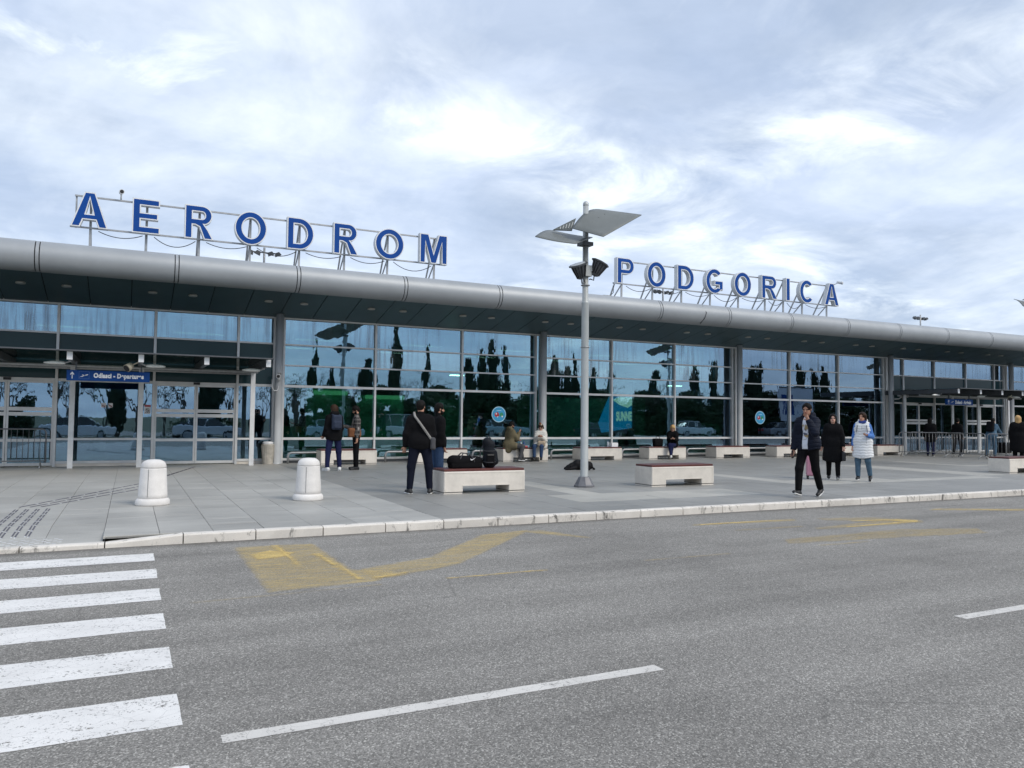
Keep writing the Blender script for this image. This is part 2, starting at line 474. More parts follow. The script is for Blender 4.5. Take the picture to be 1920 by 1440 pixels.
class MB:
    """collects shapes; build() links them as one mesh object"""
    def __init__(s):
        s.v, s.f, s.sm = [], [], []

    def add(s, vs, fs, smooth=False):
        b = len(s.v)
        s.v += [tuple(v) for v in vs]
        s.f += [tuple(i + b for i in f) for f in fs]
        s.sm += [smooth] * len(fs)
        return s

    def box(s, x0, x1, y0, y1, z0, z1):
        v = [(x, y, z) for z in (z0, z1) for y in (y0, y1) for x in (x0, x1)]
        return s.add(v, [(0, 2, 3, 1), (4, 5, 7, 6), (0, 1, 5, 4), (2, 6, 7, 3), (0, 4, 6, 2), (1, 3, 7, 5)])

    def bar(s, a, b, w, h=None, upv=(0, 0, 1)):
        """rectangular bar from a to b; w sideways, h along up"""
        a, b = Vector(a), Vector(b)
        h = w if h is None else h
        d = (b - a).normalized()
        u = Vector(upv)
        sd = d.cross(u)
        if sd.length < 1e-4:
            sd = d.cross(Vector((1, 0, 0)))
        sd.normalize()
        u = sd.cross(d)
        v = [p + sd * (i * w / 2) + u * (j * h / 2) for p in (a, b) for i, j in ((-1, -1), (1, -1), (1, 1), (-1, 1))]
        return s.add(v, [(3, 2, 1, 0), (4, 5, 6, 7), (0, 1, 5, 4), (1, 2, 6, 5), (2, 3, 7, 6), (3, 0, 4, 7)])

    def tube(s, pts, r, n=10, cap=True, smooth=True):
        pts = [Vector(p) for p in pts]
        rs = r if isinstance(r, (list, tuple)) else [r] * len(pts)
        base = len(s.v)
        prev = None
        for i, p in enumerate(pts):
            d = (pts[min(i + 1, len(pts) - 1)] - pts[max(i - 1, 0)]).normalized()
            if prev is None:
                q = Vector((0, 0, 1)) if abs(d.z) < 0.9 else Vector((1, 0, 0))
                prev = d.cross(q).normalized()
            else:
                prev = (prev - d * prev.dot(d)).normalized()
            w = d.cross(prev)
            for k in range(n):
                t = 2 * pi * k / n
                s.v.append(tuple(p + (prev * cos(t) + w * sin(t)) * rs[i]))
        for i in range(len(pts) - 1):
            for k in range(n):
                a, b = base + i * n + k, base + i * n + (k + 1) % n
                s.f.append((a, b, b + n, a + n))
                s.sm.append(smooth)
        if cap:
            s.f += [tuple(base + k for k in reversed(range(n))), tuple(base + (len(pts) - 1) * n + k for k in range(n))]
            s.sm += [False, False]
        return s

    def lathe(s, prof, c=(0, 0, 0), n=20, smooth=True, rot=0.0):
        """profile [(r, z)] about the z axis through c"""
        vs, fs = [], []
        for r, z in prof:
            for k in range(n):
                t = 2 * pi * k / n + rot
                vs.append((c[0] + r * cos(t), c[1] + r * sin(t), c[2] + z))
        for i in range(len(prof) - 1):
            for k in range(n):
                a, b = i * n + k, i * n + (k + 1) % n
                fs.append((a, b, b + n, a + n))
        fs.append(tuple(reversed(range(n))))
        fs.append(tuple((len(prof) - 1) * n + k for k in range(n)))
        return s.add(vs, fs, smooth)

    def prism(s, poly, y0, y1, to=None):
        """2-D polygon (or [outer, hole..]) pushed from y0 to y1; to maps (u, v, depth) to 3-D (default x, z, y)"""
        loops = poly if isinstance(poly[0][0], (tuple, list)) else [poly]
        to = to or (lambda u, v, d: (u, d, v))
        flat = [p for l in loops for p in l]
        tris = tessellate_polygon([[Vector((p[0], p[1], 0)) for p in l] for l in loops])
        n = len(flat)
        vs = [to(p[0], p[1], y0) for p in flat] + [to(p[0], p[1], y1) for p in flat]
        fs = []
        for t in tris:
            a, b, c = [Vector(flat[i]) for i in t]
            if (b - a).cross(c - a) < 0:
                t = (t[0], t[2], t[1])
            fs += [tuple(t), (t[2] + n, t[1] + n, t[0] + n)]
        o = 0
        for l in loops:
            m = len(l)
            for i in range(m):
                a, b = o + i, o + (i + 1) % m
                fs.append((b, a, a + n, b + n))
            o += m
        return s.add(vs, fs)

    def mesh(s, name, mat, fix=False, off=(0, 0, 0)):
        me = bpy.data.meshes.new(name)
        me.from_pydata([(v[0] - off[0], v[1] - off[1], v[2] - off[2]) for v in s.v], [], s.f)
        me.polygons.foreach_set('use_smooth', s.sm)
        if fix:
            b = bmesh.new()
            b.from_mesh(me)
            bmesh.ops.recalc_face_normals(b, faces=b.faces)
            b.to_mesh(me)
            b.free()
        me.materials.append(mat)
        me.update()
        return me

    def build(s, name, mat, parent=None, local=False, fix=False, bevel=0.0, kind=None):
        """world coordinates unless local; a parent that is only moved (not turned) is subtracted"""
        off = (0, 0, 0)
        if parent is not None and not local:
            q = parent
            off = Vector((0, 0, 0))
            while q is not None:
                off += q.location
                q = q.parent
        elif parent is None and not local and s.v:
            xs = np.array(s.v)
            lo, hi = xs.min(0), xs.max(0)
            off = ((lo[0] + hi[0]) / 2, (lo[1] + hi[1]) / 2, lo[2])
        me = s.mesh(name, mat, fix, off)
        if bevel:
            b = bmesh.new()
            b.from_mesh(me)
            bmesh.ops.remove_doubles(b, verts=b.verts, dist=1e-5)
            bmesh.ops.recalc_face_normals(b, faces=b.faces)
            bmesh.ops.bevel(b, geom=[e for e in b.edges if len(e.link_faces) == 2 and e.calc_face_angle(0) > 0.5], offset=bevel, segments=1, affect='EDGES', clamp_overlap=True)
            b.to_mesh(me)
            b.free()
        o = bpy.data.objects.new(name, me)
        link(o, parent)
        if parent is None and not local:
            o.location = off
        if kind:
            o['kind'] = kind
        return o


def copy_tree(o, parent=None):
    c = o.copy()
    COL.objects.link(c)
    c.parent = parent
    for ch in list(o.children):
        copy_tree(ch, c)
    return c


def inst(name, me, loc, parent=None, rot=None):
    o = bpy.data.objects.new(name, me)
    o.location = loc
    if rot:
        o.rotation_euler = rot
    return link(o, parent)


def text_mesh(name, txt, size, mat, bold=0.0, spacing=1.0, extrude=0.0):
    """flat lettering in the x-y plane, left-aligned at the origin"""
    c = bpy.data.curves.new(name, 'FONT')
    c.body = txt
    c.size = size
    c.offset = bold
    c.space_character = spacing
    c.extrude = extrude
    c.resolution_u = 4
    o = bpy.data.objects.new(name, c)
    me = bpy.data.meshes.new_from_object(o)
    me.name = name
    bpy.data.objects.remove(o)
    me.materials.clear()
    me.materials.append(mat)
    return me


def fit_mesh(me, w, h, to):
    """scale a flat text mesh into a w x h box and map it to 3-D with to(u, v)"""
    a = np.empty(len(me.vertices) * 3)
    me.vertices.foreach_get('co', a)
    a = a.reshape(-1, 3)
    lo, hi = a.min(0), a.max(0)
    for v in me.vertices:
        u = (v.co.x - lo[0]) / (hi[0] - lo[0]) * w
        t = (v.co.y - lo[1]) / (hi[1] - lo[1]) * h
        v.co = to(u, t)
    me.update()
    return me
M_barrier = plain('barrier_steel', (0.20, 0.205, 0.21), 0.45, 0.5, 0.15, 8)

# ------------------------------------------------------------------ ground, road, pavement
RZ = -0.12
M_grass_gr = plain('verge_ground', (0.075, 0.085, 0.045), 0.95, 0.0, 0.35, 0.8)
g = MB().add([(-900, -900, -0.16), (900, -900, -0.16), (900, 900, -0.16), (-900, 900, -0.16)], [(0, 1, 2, 3)]).build('ground', M_grass_gr)
g['kind'] = 'structure'
road = MB().add([(-80, -4.6, RZ), (110, -4.6, RZ), (110, 10.45, RZ), (-80, 10.45, RZ)], [(0, 1, 2, 3)]).build('road', M_asphalt)
road['kind'] = 'structure'
lot = MB().add([(-80, -32, RZ - 0.004), (110, -32, RZ - 0.004), (110, -9.5, RZ - 0.004), (-80, -9.5, RZ - 0.004)], [(0, 1, 2, 3)]).build('car_park', M_asphalt)
lot['kind'] = 'structure'


def inside(p, poly):
    c = False
    for i in range(len(poly)):
        (x1, y1), (x2, y2) = poly[i - 1], poly[i]
        if (y1 > p[1]) != (y2 > p[1]) and p[0] < (x2 - x1) * (p[1] - y1) / (y2 - y1) + x1:
            c = not c
    return c


def edge_dist(p, poly):
    best = 9.0
    for i in range(len(poly)):
        a, b = Vector(poly[i - 1]), Vector(poly[i])
        d = b - a
        t = max(0.0, min(1.0, (Vector(p) - a).dot(d) / max(d.length_squared, 1e-9)))
        best = min(best, (Vector(p) - a - d * t).length)
    return best


def flat(name, pts, mat, z=0.002, jag=0.0, rs=1, soft=0.0):
    """a painted marking: a thin sheet on the road, ragged or fading at its edges"""
    r = random.Random(rs)
    if soft:
        st = 0.05 if soft > 0.05 else 0.03
        lo = [min(p[i] for p in pts) for i in (0, 1)]
        hi = [max(p[i] for p in pts) for i in (0, 1)]
        nx, ny = int((hi[0] - lo[0]) / st) + 2, int((hi[1] - lo[1]) / st) + 2
        ids, vs, fd, fs = {}, [], [], []

        def vid(i, j):
            if (i, j) not in ids:
                ids[(i, j)] = len(vs)
                p = (lo[0] + i * st, lo[1] + j * st)
                vs.append((p[0], p[1], RZ + z))
                fd.append(1.0 - min(1.0, (edge_dist(p, pts) if inside(p, pts) else 0.0) / soft))
            return ids[(i, j)]
        for i in range(nx):
            for j in range(ny):
                if inside((lo[0] + (i + .5) * st, lo[1] + (j + .5) * st), pts):
                    fs.append((vid(i, j), vid(i + 1, j), vid(i + 1, j + 1), vid(i, j + 1)))
        o = MB().add(vs, fs).build(name, mat, road)
        at = o.data.attributes.new('fade', 'FLOAT', 'POINT')
        at.data.foreach_set('value', fd)
        return o
    out = []
    for i, p in enumerate(pts):
        q = pts[(i + 1) % len(pts)]
        L = math.dist(p, q)
        n = max(1, int(L / 0.12)) if jag else 1
        for k in range(n):
            t = k / n
            out.append((p[0] + (q[0] - p[0]) * t + r.uniform(-jag, jag), p[1] + (q[1] - p[1]) * t + r.uniform(-jag, jag)))
    tris = tessellate_polygon([[Vector((a, b, 0)) for a, b in out]])
    fs = []
    for t in tris:
        a, b, c = [Vector(out[i]) for i in t]
        fs.append(tuple(t) if (b - a).cross(c - a) > 0 else (t[0], t[2], t[1]))
    return MB().add([(a, b, RZ + z) for a, b in out], fs).build(name, mat, road)


for i in range(10):                                    # zebra crossing: half-metre bars, half-metre gaps
    y1 = 9.80 - i * 0.994
    flat('crosswalk_stripe', [(-4.9, y1 - 0.497), (0.29, y1 - 0.497), (0.29, y1), (-4.9, y1)], M_white_paint, jag=0.004, rs=i)
for k in range(-1, 7):                                  # lane line
    x0 = 0.45 + k * 5.67
    if k == -1:
        continue
    flat('lane_dash', [(x0, 4.01), (x0 + 2.64, 4.01), (x0 + 2.64, 4.115), (x0, 4.115)], M_dash_paint, jag=0.003, rs=40 + k)
s_ = 1.058
sc = lambda pts: [(a * s_, b * s_) for a, b in pts]
flat('faded_yellow_mark', sc([(1.07, 9.38), (2.02, 9.30), (2.04, 7.56), (2.45, 7.3), (2.10, 6.88), (1.06, 6.80)]), M_yellow, 0.0015, rs=60, soft=0.07)
flat('faded_yellow_mark', sc([(2.04, 7.55), (2.9, 7.9), (4.1, 9.16), (4.95, 9.33), (4.7, 9.0), (3.1, 7.35), (2.25, 6.98), (2.04, 7.0)]), M_yellow, 0.0025, rs=61, soft=0.07)
flat('faded_yellow_mark', sc([(4.6, 9.28), (5.05, 9.24), (5.36, 8.36), (5.24, 8.30), (4.85, 8.85)]), M_yellow, 0.0015, rs=62, soft=0.07)
for kk_, pts in enumerate(([(1.16, 8.80), (1.45, 9.0), (1.72, 8.7), (1.5, 8.45), (1.22, 8.40)], [(1.47, 9.33), (1.62, 9.32), (1.64, 8.3), (1.56, 7.4)], [(1.80, 8.6), (1.93, 8.6), (2.03, 7.0), (1.9, 7.0)], [(2.05, 7.1), (2.5, 7.25), (2.48, 7.12), (2.1, 6.98)])):
    flat('yellow_stroke', sc(pts), M_yellow_bright, 0.0045 + 0.001 * kk_, rs=70, soft=0.06)
flat('thin_yellow_line', sc([(0.45, 6.66), (2.1, 6.72), (2.1, 6.80), (0.45, 6.74)]), M_yellow, 0.0035, rs=71, soft=0.045)
flat('thin_yellow_line', sc([(2.68, 6.73), (3.78, 6.71), (3.80, 6.80), (2.68, 6.82)]), M_yellow_bright, 0.0035, rs=72, soft=0.045)
flat('thin_yellow_line', sc([(4.95, 6.75), (6.15, 6.72), (6.15, 6.80), (4.95, 6.83)]), M_yellow, 0.0035, rs=73, soft=0.045)
flat('faded_yellow_mark', sc([(7.2, 8.72), (9.1, 8.55), (9.35, 8.80), (8.9, 8.86), (7.3, 8.92)]), M_yellow, 0.0015, rs=74, soft=0.07)
flat('yellow_stroke', sc([(7.35, 8.74), (8.8, 8.70), (8.8, 8.80), (7.4, 8.86)]), M_yellow_bright, 0.0045, rs=75, soft=0.045)
flat('faded_yellow_mark', sc([(7.4, 8.1), (8.75, 8.02), (8.75, 8.2), (7.5, 8.26)]), M_yellow_ghost, 0.0015, rs=76, soft=0.07)
flat('faded_yellow_mark', sc([(7.2, 6.98), (9.6, 6.72), (10.65, 6.62), (11.0, 7.0), (9.8, 7.4), (7.5, 7.35)]), M_yellow_ghost, 0.0025, rs=77, soft=0.07)
flat('faded_yellow_mark', sc([(8.6, 7.75), (10.8, 7.65), (11.1, 7.95), (10.6, 8.5), (9.6, 8.75), (9.5, 8.45), (10.1, 8.15), (8.7, 7.95)]), M_yellow_ghost, 0.0015, rs=78, soft=0.07)
flat('yellow_stroke', sc([(9.2, 7.75), (10.75, 7.75), (10.98, 7.92), (10.6, 8.2), (9.85, 8.3), (9.8, 8.2), (10.4, 8.05), (10.5, 7.9), (9.25, 7.86)]), M_yellow_bright, 0.0045, rs=79, soft=0.045)
flat('thin_yellow_line', sc([(7.5, 6.72), (8.4, 6.70), (8.4, 6.79), (7.5, 6.82)]), M_yellow, 0.0035, rs=80, soft=0.045)
flat('thin_yellow_line', sc([(9.7, 6.70), (10.7, 6.60), (10.7, 6.69), (9.7, 6.80)]), M_yellow, 0.0035, rs=83, soft=0.045)
flat('faded_yellow_mark', sc([(12.3, 8.75), (14.3, 7.85), (14.9, 7.8), (14.8, 8.05), (12.7, 8.95)]), M_yellow, 0.0025, rs=81, soft=0.07)
flat('yellow_stroke', sc([(13.2, 8.42), (13.9, 8.12), (14.0, 8.2), (13.3, 8.5)]), M_yellow_bright, 0.0045, rs=82, soft=0.045)

# kerb: cast stones with a dropped length at the crossing
kerb = empty('kerb', (0, 10.4, RZ), kind='structure')
KL = 0.862
DROP_X = -0.22


def kerb_stone(x0, x1, za, zb, seed):
    r = random.Random(seed)
    m = MB()
    n = 7
    vs, fs = [], []
    for i in range(n + 1):
        t = i / n
        x = x0 + 0.007 + (x1 - x0 - 0.014) * t
        z = za + (zb - za) * t
        j = lambda a: r.uniform(-a, a)
        prof = [(10.400 + j(0.003), RZ - 0.05), (10.400 + j(0.003), z - 0.020 + j(0.003)), (10.412 + j(0.003), z - 0.004 + j(0.002)), (10.424, z + j(0.001)), (10.535, z)]
        vs += [(x, y, zz_) for y, zz_ in prof]
    for i in range(n):
        for k in range(4):
            a = i * 5 + k
            fs.append((a, a + 5, a + 6, a + 1))
    fs += [(0, 1, 2, 3, 4), tuple(n * 5 + k for k in reversed(range(5)))]
    m.add(vs, fs)
    return m.build('kerb_stone', M_kerb, kerb)


x = DROP_X + 0.86
kerb_stone(DROP_X, x, -0.060, 0.0, 1)
k = 2
while x < 62:
    kerb_stone(x, x + KL, 0.0, 0.0, k)
    x += KL
    k += 1
x = DROP_X
for i in range(16):
    kerb_stone(x - KL, x, -0.060, -0.060, 200 + i)
    x -= KL

pavement = MB()
# bed with the dropped corner cut lower
pavement.add([(DROP_X, 10.53, -0.016), (70, 10.53, -0.016), (70, 45.0, -0.016), (DROP_X, 45.0, -0.016),
              (-30, 11.86, -0.016), (DROP_X, 11.86, -0.016), (-30, 45.0, -0.016), (-30, 10.53, -0.078), (DROP_X, 10.53, -0.078)],
             [(0, 1, 2, 3), (4, 5, 3, 6), (7, 8, 5, 4), (0, 5, 8)])
pavement = pavement.build('pavement', M_joint)
pavement['kind'] = 'structure'
PS = 0.6234
G0 = 0.0025


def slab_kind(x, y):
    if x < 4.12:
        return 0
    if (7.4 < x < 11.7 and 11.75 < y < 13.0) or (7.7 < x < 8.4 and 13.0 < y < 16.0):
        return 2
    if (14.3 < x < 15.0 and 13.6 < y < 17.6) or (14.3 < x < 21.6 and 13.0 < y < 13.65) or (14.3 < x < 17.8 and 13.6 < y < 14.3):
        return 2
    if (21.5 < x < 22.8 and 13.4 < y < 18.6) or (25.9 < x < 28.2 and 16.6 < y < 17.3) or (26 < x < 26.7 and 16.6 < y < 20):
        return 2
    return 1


SM = [M_slab_l, M_slab_d, M_slab_w]
slabs = []
for i in range(-26, 76):
    for j in range(24):
        x0, y0 = 4.12 + i * PS, 10.54 + j * PS
        if y0 > 24.95:
            continue
        cx, cy = x0 + PS / 2, y0 + PS / 2
        az = math.atan2(cx, cy)
        inview = rad(-9) < az < rad(61)
        d = math.hypot(cx, cy)
        slabs.append((0 if inview else 1, d, x0, y0, slab_kind(cx, cy)))
slabs.sort()
proto = []
for q in range(3):
    m = MB()
    a = PS - G0
    b = 0.003
    m.add([(G0, G0, -0.03), (a, G0, -0.03), (a, a, -0.03), (G0, a, -0.03), (G0, G0, -b), (a, G0, -b), (a, a, -b), (G0, a, -b),
           (G0 + b, G0 + b, 0), (a - b, G0 + b, 0), (a - b, a - b, 0), (G0 + b, a - b, 0)],
          [(0, 1, 5, 4), (1, 2, 6, 5), (2, 3, 7, 6), (3, 0, 4, 7), (4, 5, 9, 8), (5, 6, 10, 9), (6, 7, 11, 10), (7, 4, 8, 11), (8, 9, 10, 11)])
    proto.append(m.mesh('paving_slab', SM[q]))


def slab_z(x, y):
    """the pavement falls to the dropped kerb left of the joint at DROP_X"""
    if x < DROP_X + 0.005 and y < 11.86:
        return -0.062 * (1 - (y - 10.53) / 1.33)
    return 0.0


nb = 0
rest = MB()
rest_m = []
pl = pavement.location
rr = random.Random(5)
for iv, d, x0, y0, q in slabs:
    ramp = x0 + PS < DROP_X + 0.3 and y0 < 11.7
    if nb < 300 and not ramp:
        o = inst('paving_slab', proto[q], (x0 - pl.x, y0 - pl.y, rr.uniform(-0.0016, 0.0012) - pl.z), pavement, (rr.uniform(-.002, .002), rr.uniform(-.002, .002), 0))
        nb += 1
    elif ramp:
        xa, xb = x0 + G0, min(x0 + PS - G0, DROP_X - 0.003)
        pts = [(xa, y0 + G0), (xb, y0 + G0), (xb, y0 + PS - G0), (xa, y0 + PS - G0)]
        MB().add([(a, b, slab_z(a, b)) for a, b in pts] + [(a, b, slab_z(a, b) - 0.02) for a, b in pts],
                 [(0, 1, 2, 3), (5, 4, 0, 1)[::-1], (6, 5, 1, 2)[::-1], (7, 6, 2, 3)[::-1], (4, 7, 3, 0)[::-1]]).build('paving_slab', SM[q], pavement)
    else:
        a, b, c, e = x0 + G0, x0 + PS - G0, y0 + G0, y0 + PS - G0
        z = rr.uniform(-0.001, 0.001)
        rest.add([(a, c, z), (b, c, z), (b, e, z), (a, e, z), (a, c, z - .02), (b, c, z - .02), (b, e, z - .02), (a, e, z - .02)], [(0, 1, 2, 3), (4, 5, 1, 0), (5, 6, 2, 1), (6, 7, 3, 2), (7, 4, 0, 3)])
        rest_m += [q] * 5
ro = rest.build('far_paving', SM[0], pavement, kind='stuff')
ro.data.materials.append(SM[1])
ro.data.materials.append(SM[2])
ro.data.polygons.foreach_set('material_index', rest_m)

# tactile guidance: raised bars and studs let into the slabs
tac, tacw = MB(), MB()


def zs(x, y):
    return slab_z(x, y) + 0.002


def tbar(m, a, b, w):
    d = (Vector(b) - Vector(a)).normalized()
    n = Vector((-d.y, d.x)) * w / 2
    c = [Vector(a) - n, Vector(b) - n, Vector(b) + n, Vector(a) + n]
    m.add([(p.x, p.y, zs(p.x, p.y) - 0.004) for p in c] + [(p.x, p.y, zs(p.x, p.y) + 0.003) for p in c], [(4, 5, 6, 7), (0, 1, 5, 4), (1, 2, 6, 5), (2, 3, 7, 6), (3, 0, 4, 7)])


def dashed(a, b, w, on, off):
    a, b = Vector(a), Vector(b)
    L = (b - a).length
    d = (b - a) / L
    t = 0.0
    while t + on < L:
        tbar(tac, a + d * t, a + d * (t + on), w)
        tbar(tacw, a + d * (t + on + 0.01), a + d * (t + on + off - 0.01), w * 0.9)
        t += on + off


for k in range(4):
    x = -1.52 + k * 0.14
    dashed((x, 13.95), (x, 10.85), 0.018, 0.34, 0.07)
    dashed((x + 0.038, 13.90), (x + 0.038, 10.85), 0.018, 0.34, 0.07)
for k in range(3):
    dashed((-1.50 + k * 0.15, 14.30 - k * 0.02), (0.35 + k * 0.09, 18.6 - k * 0.5), 0.035, 0.45, 0.06)
    dashed((0.45, 18.9 + k * 0.1), (1.75, 24.0), 0.03, 0.45, 0.06)
for i in range(16):
    for j in range(5):
        x, y = -2.5 + i * 0.115 + (j % 2) * 0.05, 10.58 + j * 0.075
        tbar(tacw, (x, y), (x + 0.045, y), 0.02)
for k in range(8):
    tbar(tacw, (1.45 + k * 0.10, 23.4), (1.30 + k * 0.10, 24.3), 0.02)
tac.build('tactile_bars', M_tactile_d, pavement, kind='stuff')
tacw.build('tactile_studs', M_tactile_w, pavement, kind='stuff')

# ------------------------------------------------------------------ the terminal
T = empty('airport_terminal', (18.3, 25.15, 0), label='long glass-fronted airport terminal with silver rolled roof edge and dark soffit', cat='building')
GY = 25.15
BAY = 9.42
COLX = [4.14 + BAY * k for k in range(-2, 7)]
ZR = [0.11, 0.77, 2.44, 3.10, 3.76, 4.57]
rp = random.Random(11)


def pane(x0, x1, z0, z1, mat, y=GY, name='glass_pane', tilt=0.0020):
    w, h = (x1 - x0) / 2 - 0.012, (z1 - z0) / 2 - 0.012
    m = MB().box(-w, w, -0.006, 0.006, -h, h)
    o = m.build(name, mat, T, local=True)
    o.location = Vector(((x0 + x1) / 2, y, (z0 + z1) / 2)) - T.location
    o.rotation_euler = (rp.uniform(-tilt, tilt), 0, rp.uniform(-tilt, tilt))
    return o


def mullion(x, z0, z1, w=0.062, y0=GY - 0.10, name='mullion'):
    return MB().box(x - w / 2, x + w / 2, y0, GY + 0.06, z0, z1).build(name, M_frame, T)


def transom(x0, x1, z, h=0.052, y0=GY - 0.075):
    return MB().box(x0, x1, y0, GY + 0.05, z - h / 2, z + h / 2).build('transom', M_frame, T)


def glass_bay(c0, c1):
    xs = [c0 + 0.17 + (c1 - c0 - 0.27) * t / 3 for t in range(4)]
    if abs(c0 - 4.14) < 0.1:
        xs = [4.34, 7.33, 10.47, 13.42]
    for i, x in enumerate(xs):
        mullion(x, 0.0, 4.57)
    mullion(c1 + 0.08, 0.0, 4.57)
    for a, b in zip(xs[:-1], xs[1:]):
        for r in range(5):
            mt = M_glass_top if r == 4 else (M_glass_dirty if (r == 3 and rp.random() < 0.25) else M_glass)
            pane(a + 0.03, b - 0.03, ZR[r], ZR[r + 1], mt)
        for z in ZR[1:5]:
            transom(a + 0.031, b - 0.031, z, 0.075 if z in (0.77, 2.44) else 0.045)
        transom(a + 0.031, b - 0.031, 0.115, 0.07)
        MB().box(a + 0.031, b - 0.031, GY - 0.05, GY + 0.12, 0.0, 0.08).build('plinth', M_darksteel, T)
    pane(xs[-1] + 0.03, c1 + 0.05, 0.11, 4.57, M_glass, tilt=0.0005)


def leaf(x0, x1, z1=2.40, y=GY - 0.02):
    """sliding door leaf: frame, push rails, glass"""
    d = MB()
    w = 0.05
    d.box(x0, x0 + w, y - 0.03, y + 0.03, 0.03, z1)
    d.box(x1 - w, x1, y - 0.03, y + 0.03, 0.03, z1)
    for a, b in ((0.03, 0.11), (0.70, 0.78), (1.42, 1.52), (1.56, 1.66), (z1 - 0.06, z1)):
        d.box(x0 + w + 0.001, x1 - w - 0.001, y - 0.026, y + 0.026, a, b)
    f = d.build('sliding_door', M_frame, T)
    m = MB().box(x0 + 0.04, x1 - 0.04, y - 0.005, y + 0.005, 0.08, z1 - 0.04)
    m.build('pane', M_glass_door, f)


def door_bay(c0, c1, xs):
    edges = [c0 + 0.17] + xs + [c1 - 0.10]
    for x in edges:
        mullion(x, 0.0, 4.57, 0.07)
    mullion(c1 + 0.08, 0.0, 4.57)
    for i, (a, b) in enumerate(zip(edges[:-1], edges[1:])):
        pane(a + 0.03, b - 0.03, 3.76, 4.57, M_glass_top)
        for z0, z1 in ((2.46, 3.10), (3.10, 3.76)):
            MB().box(a + 0.04, b - 0.04, GY - 0.02, GY + 0.04, z0 + 0.02, z1 - 0.002).build('spandrel_panel', M_spandrel, T)
        transom(a + 0.036, b - 0.036, 3.77, 0.05)
        transom(a + 0.036, b - 0.036, 2.44, 0.08)
        if i in (1, 3):
            mid = (a + b) / 2
            leaf(a + 0.04, mid - 0.004)
            leaf(mid + 0.004, b - 0.04)
            MB().box(mid - 0.09, mid + 0.09, GY - 0.14, GY - 0.09, 2.40, 2.47).build('door_sensor', M_black, T)
        else:
            transom(a + 0.036, b - 0.036, 0.77, 0.06)
            transom(a + 0.036, b - 0.036, 0.115, 0.07)
            pane(a + 0.03, b - 0.03, 0.11, 0.77, M_glass_door)
            pane(a + 0.03, b - 0.03, 0.77, 2.44, M_glass_door)
            MB().box(a + 0.036, b - 0.036, GY - 0.05, GY + 0.12, 0.0, 0.08).build('plinth', M_bench, T)


for c0, c1 in zip(COLX[:-1], COLX[1:]):
    if abs(c0 + 5.28) < 0.1:
        door_bay(c0, c1, [-4.20, -1.87, 0.62, 2.96])
    elif abs(c0 - 32.4) < 0.1:
        door_bay(c0, c1, [33.72, 36.04, 38.53, 40.89])
    else:
        glass_bay(c0, c1)
XL, XR = COLX[0], COLX[-1]
MB().box(XL, XR, GY - 0.11, GY + 0.10, 4.57, 4.66).build('head_beam', M_frame, T)
for c in COLX:
    MB().lathe([(0.15, 0.0), (0.15, 0.03), (0.122, 0.035), (0.122, 4.68)], (c, 24.75, 0), 20).build('column', M_column, T)

# soffit panels with round downlights
SY0, SZ0, SY1, SZ1 = 25.27, 4.565, 22.42, 5.19
MOD = BAY / 9
x = XL
i = 0
M_dl = plain('downlight_trim', (0.46, 0.46, 0.43), 0.4, 0.0)
M_dlg = plain('downlight_glass', (0.30, 0.31, 0.29), 0.25)
pm = None
while x < XR - 0.01:
    g_ = 0.011
    vs = [(x + g_, SY0, SZ0 + 0.03), (x + MOD - g_, SY0, SZ0 + 0.03), (x + MOD - g_, SY1, SZ1 + 0.03), (x + g_, SY1, SZ1 + 0.03),
          (x + g_, SY0, SZ0), (x + MOD - g_, SY0, SZ0), (x + MOD - g_, SY1, SZ1), (x + g_, SY1, SZ1)]
    sp = MB().add(vs, [(0, 1, 2, 3), (5, 4, 7, 6), (4, 5, 1, 0), (5, 6, 2, 1), (6, 7, 3, 2), (7, 4, 0, 3)]).build('soffit_panel', M_soffit, T)
    if i % 3 != 1:
        t = 0.55
        cy, cz = SY0 + (SY1 - SY0) * t, SZ0 + (SZ1 - SZ0) * t
        dl = MB().lathe([(0.075, -0.012), (0.105, -0.020), (0.120, -0.010), (0.120, 0.03)], (x + MOD / 2, cy, cz - 0.012), 16).build('downlight', M_dl, sp)
    x += MOD
    i += 1
MB().add([(XL, SY0, SZ0 + 0.034), (XR, SY0, SZ0 + 0.034), (XR, SY1, SZ1 + 0.034), (XL, SY1, SZ1 + 0.034)], [(3, 2, 1, 0)]).build('soffit_backing', M_gap, T)

# rolled roof edge in lengths, with cover strips
TCY, TCZ, TR = 22.20, 5.37, 0.384
SEG = BAY / 3


def roll(x0, x1, r, name, mat):
    n = 40
    vs, fs = [], []
    for xx in (x0, x1):
        for k in range(n):
            t = 2 * pi * k / n
            vs.append((xx, TCY + r * cos(t), TCZ + r * sin(t)))
    for k in range(n):
        a, b = k, (k + 1) % n
        fs.append((a, b, b + n, a + n))
    m = MB()
    m.add(vs, fs, True)
    m.add(vs, [tuple(range(n)), tuple(n + k for k in reversed(range(n)))])
    return m.build(name, mat, T, fix=True)


x = XL
while x < XR - 0.1:
    roll(x + 0.060, x + SEG - 0.060, TR, 'fascia_panel', M_alu)
    roll(x - 0.036, x + 0.036, TR - 0.003, 'cover_strip', M_alu)
    x += SEG
roll(XL, XR, TR - 0.022, 'fascia_core', M_gap)
MB().prism([(22.2, 5.752), (26.0, 5.90), (46, 6.35), (46, 6.15), (26, 5.70), (22.2, 5.55)], XL, XR, lambda u, v, d: (d, u, v)).build('roof', M_alu, T, fix=True)

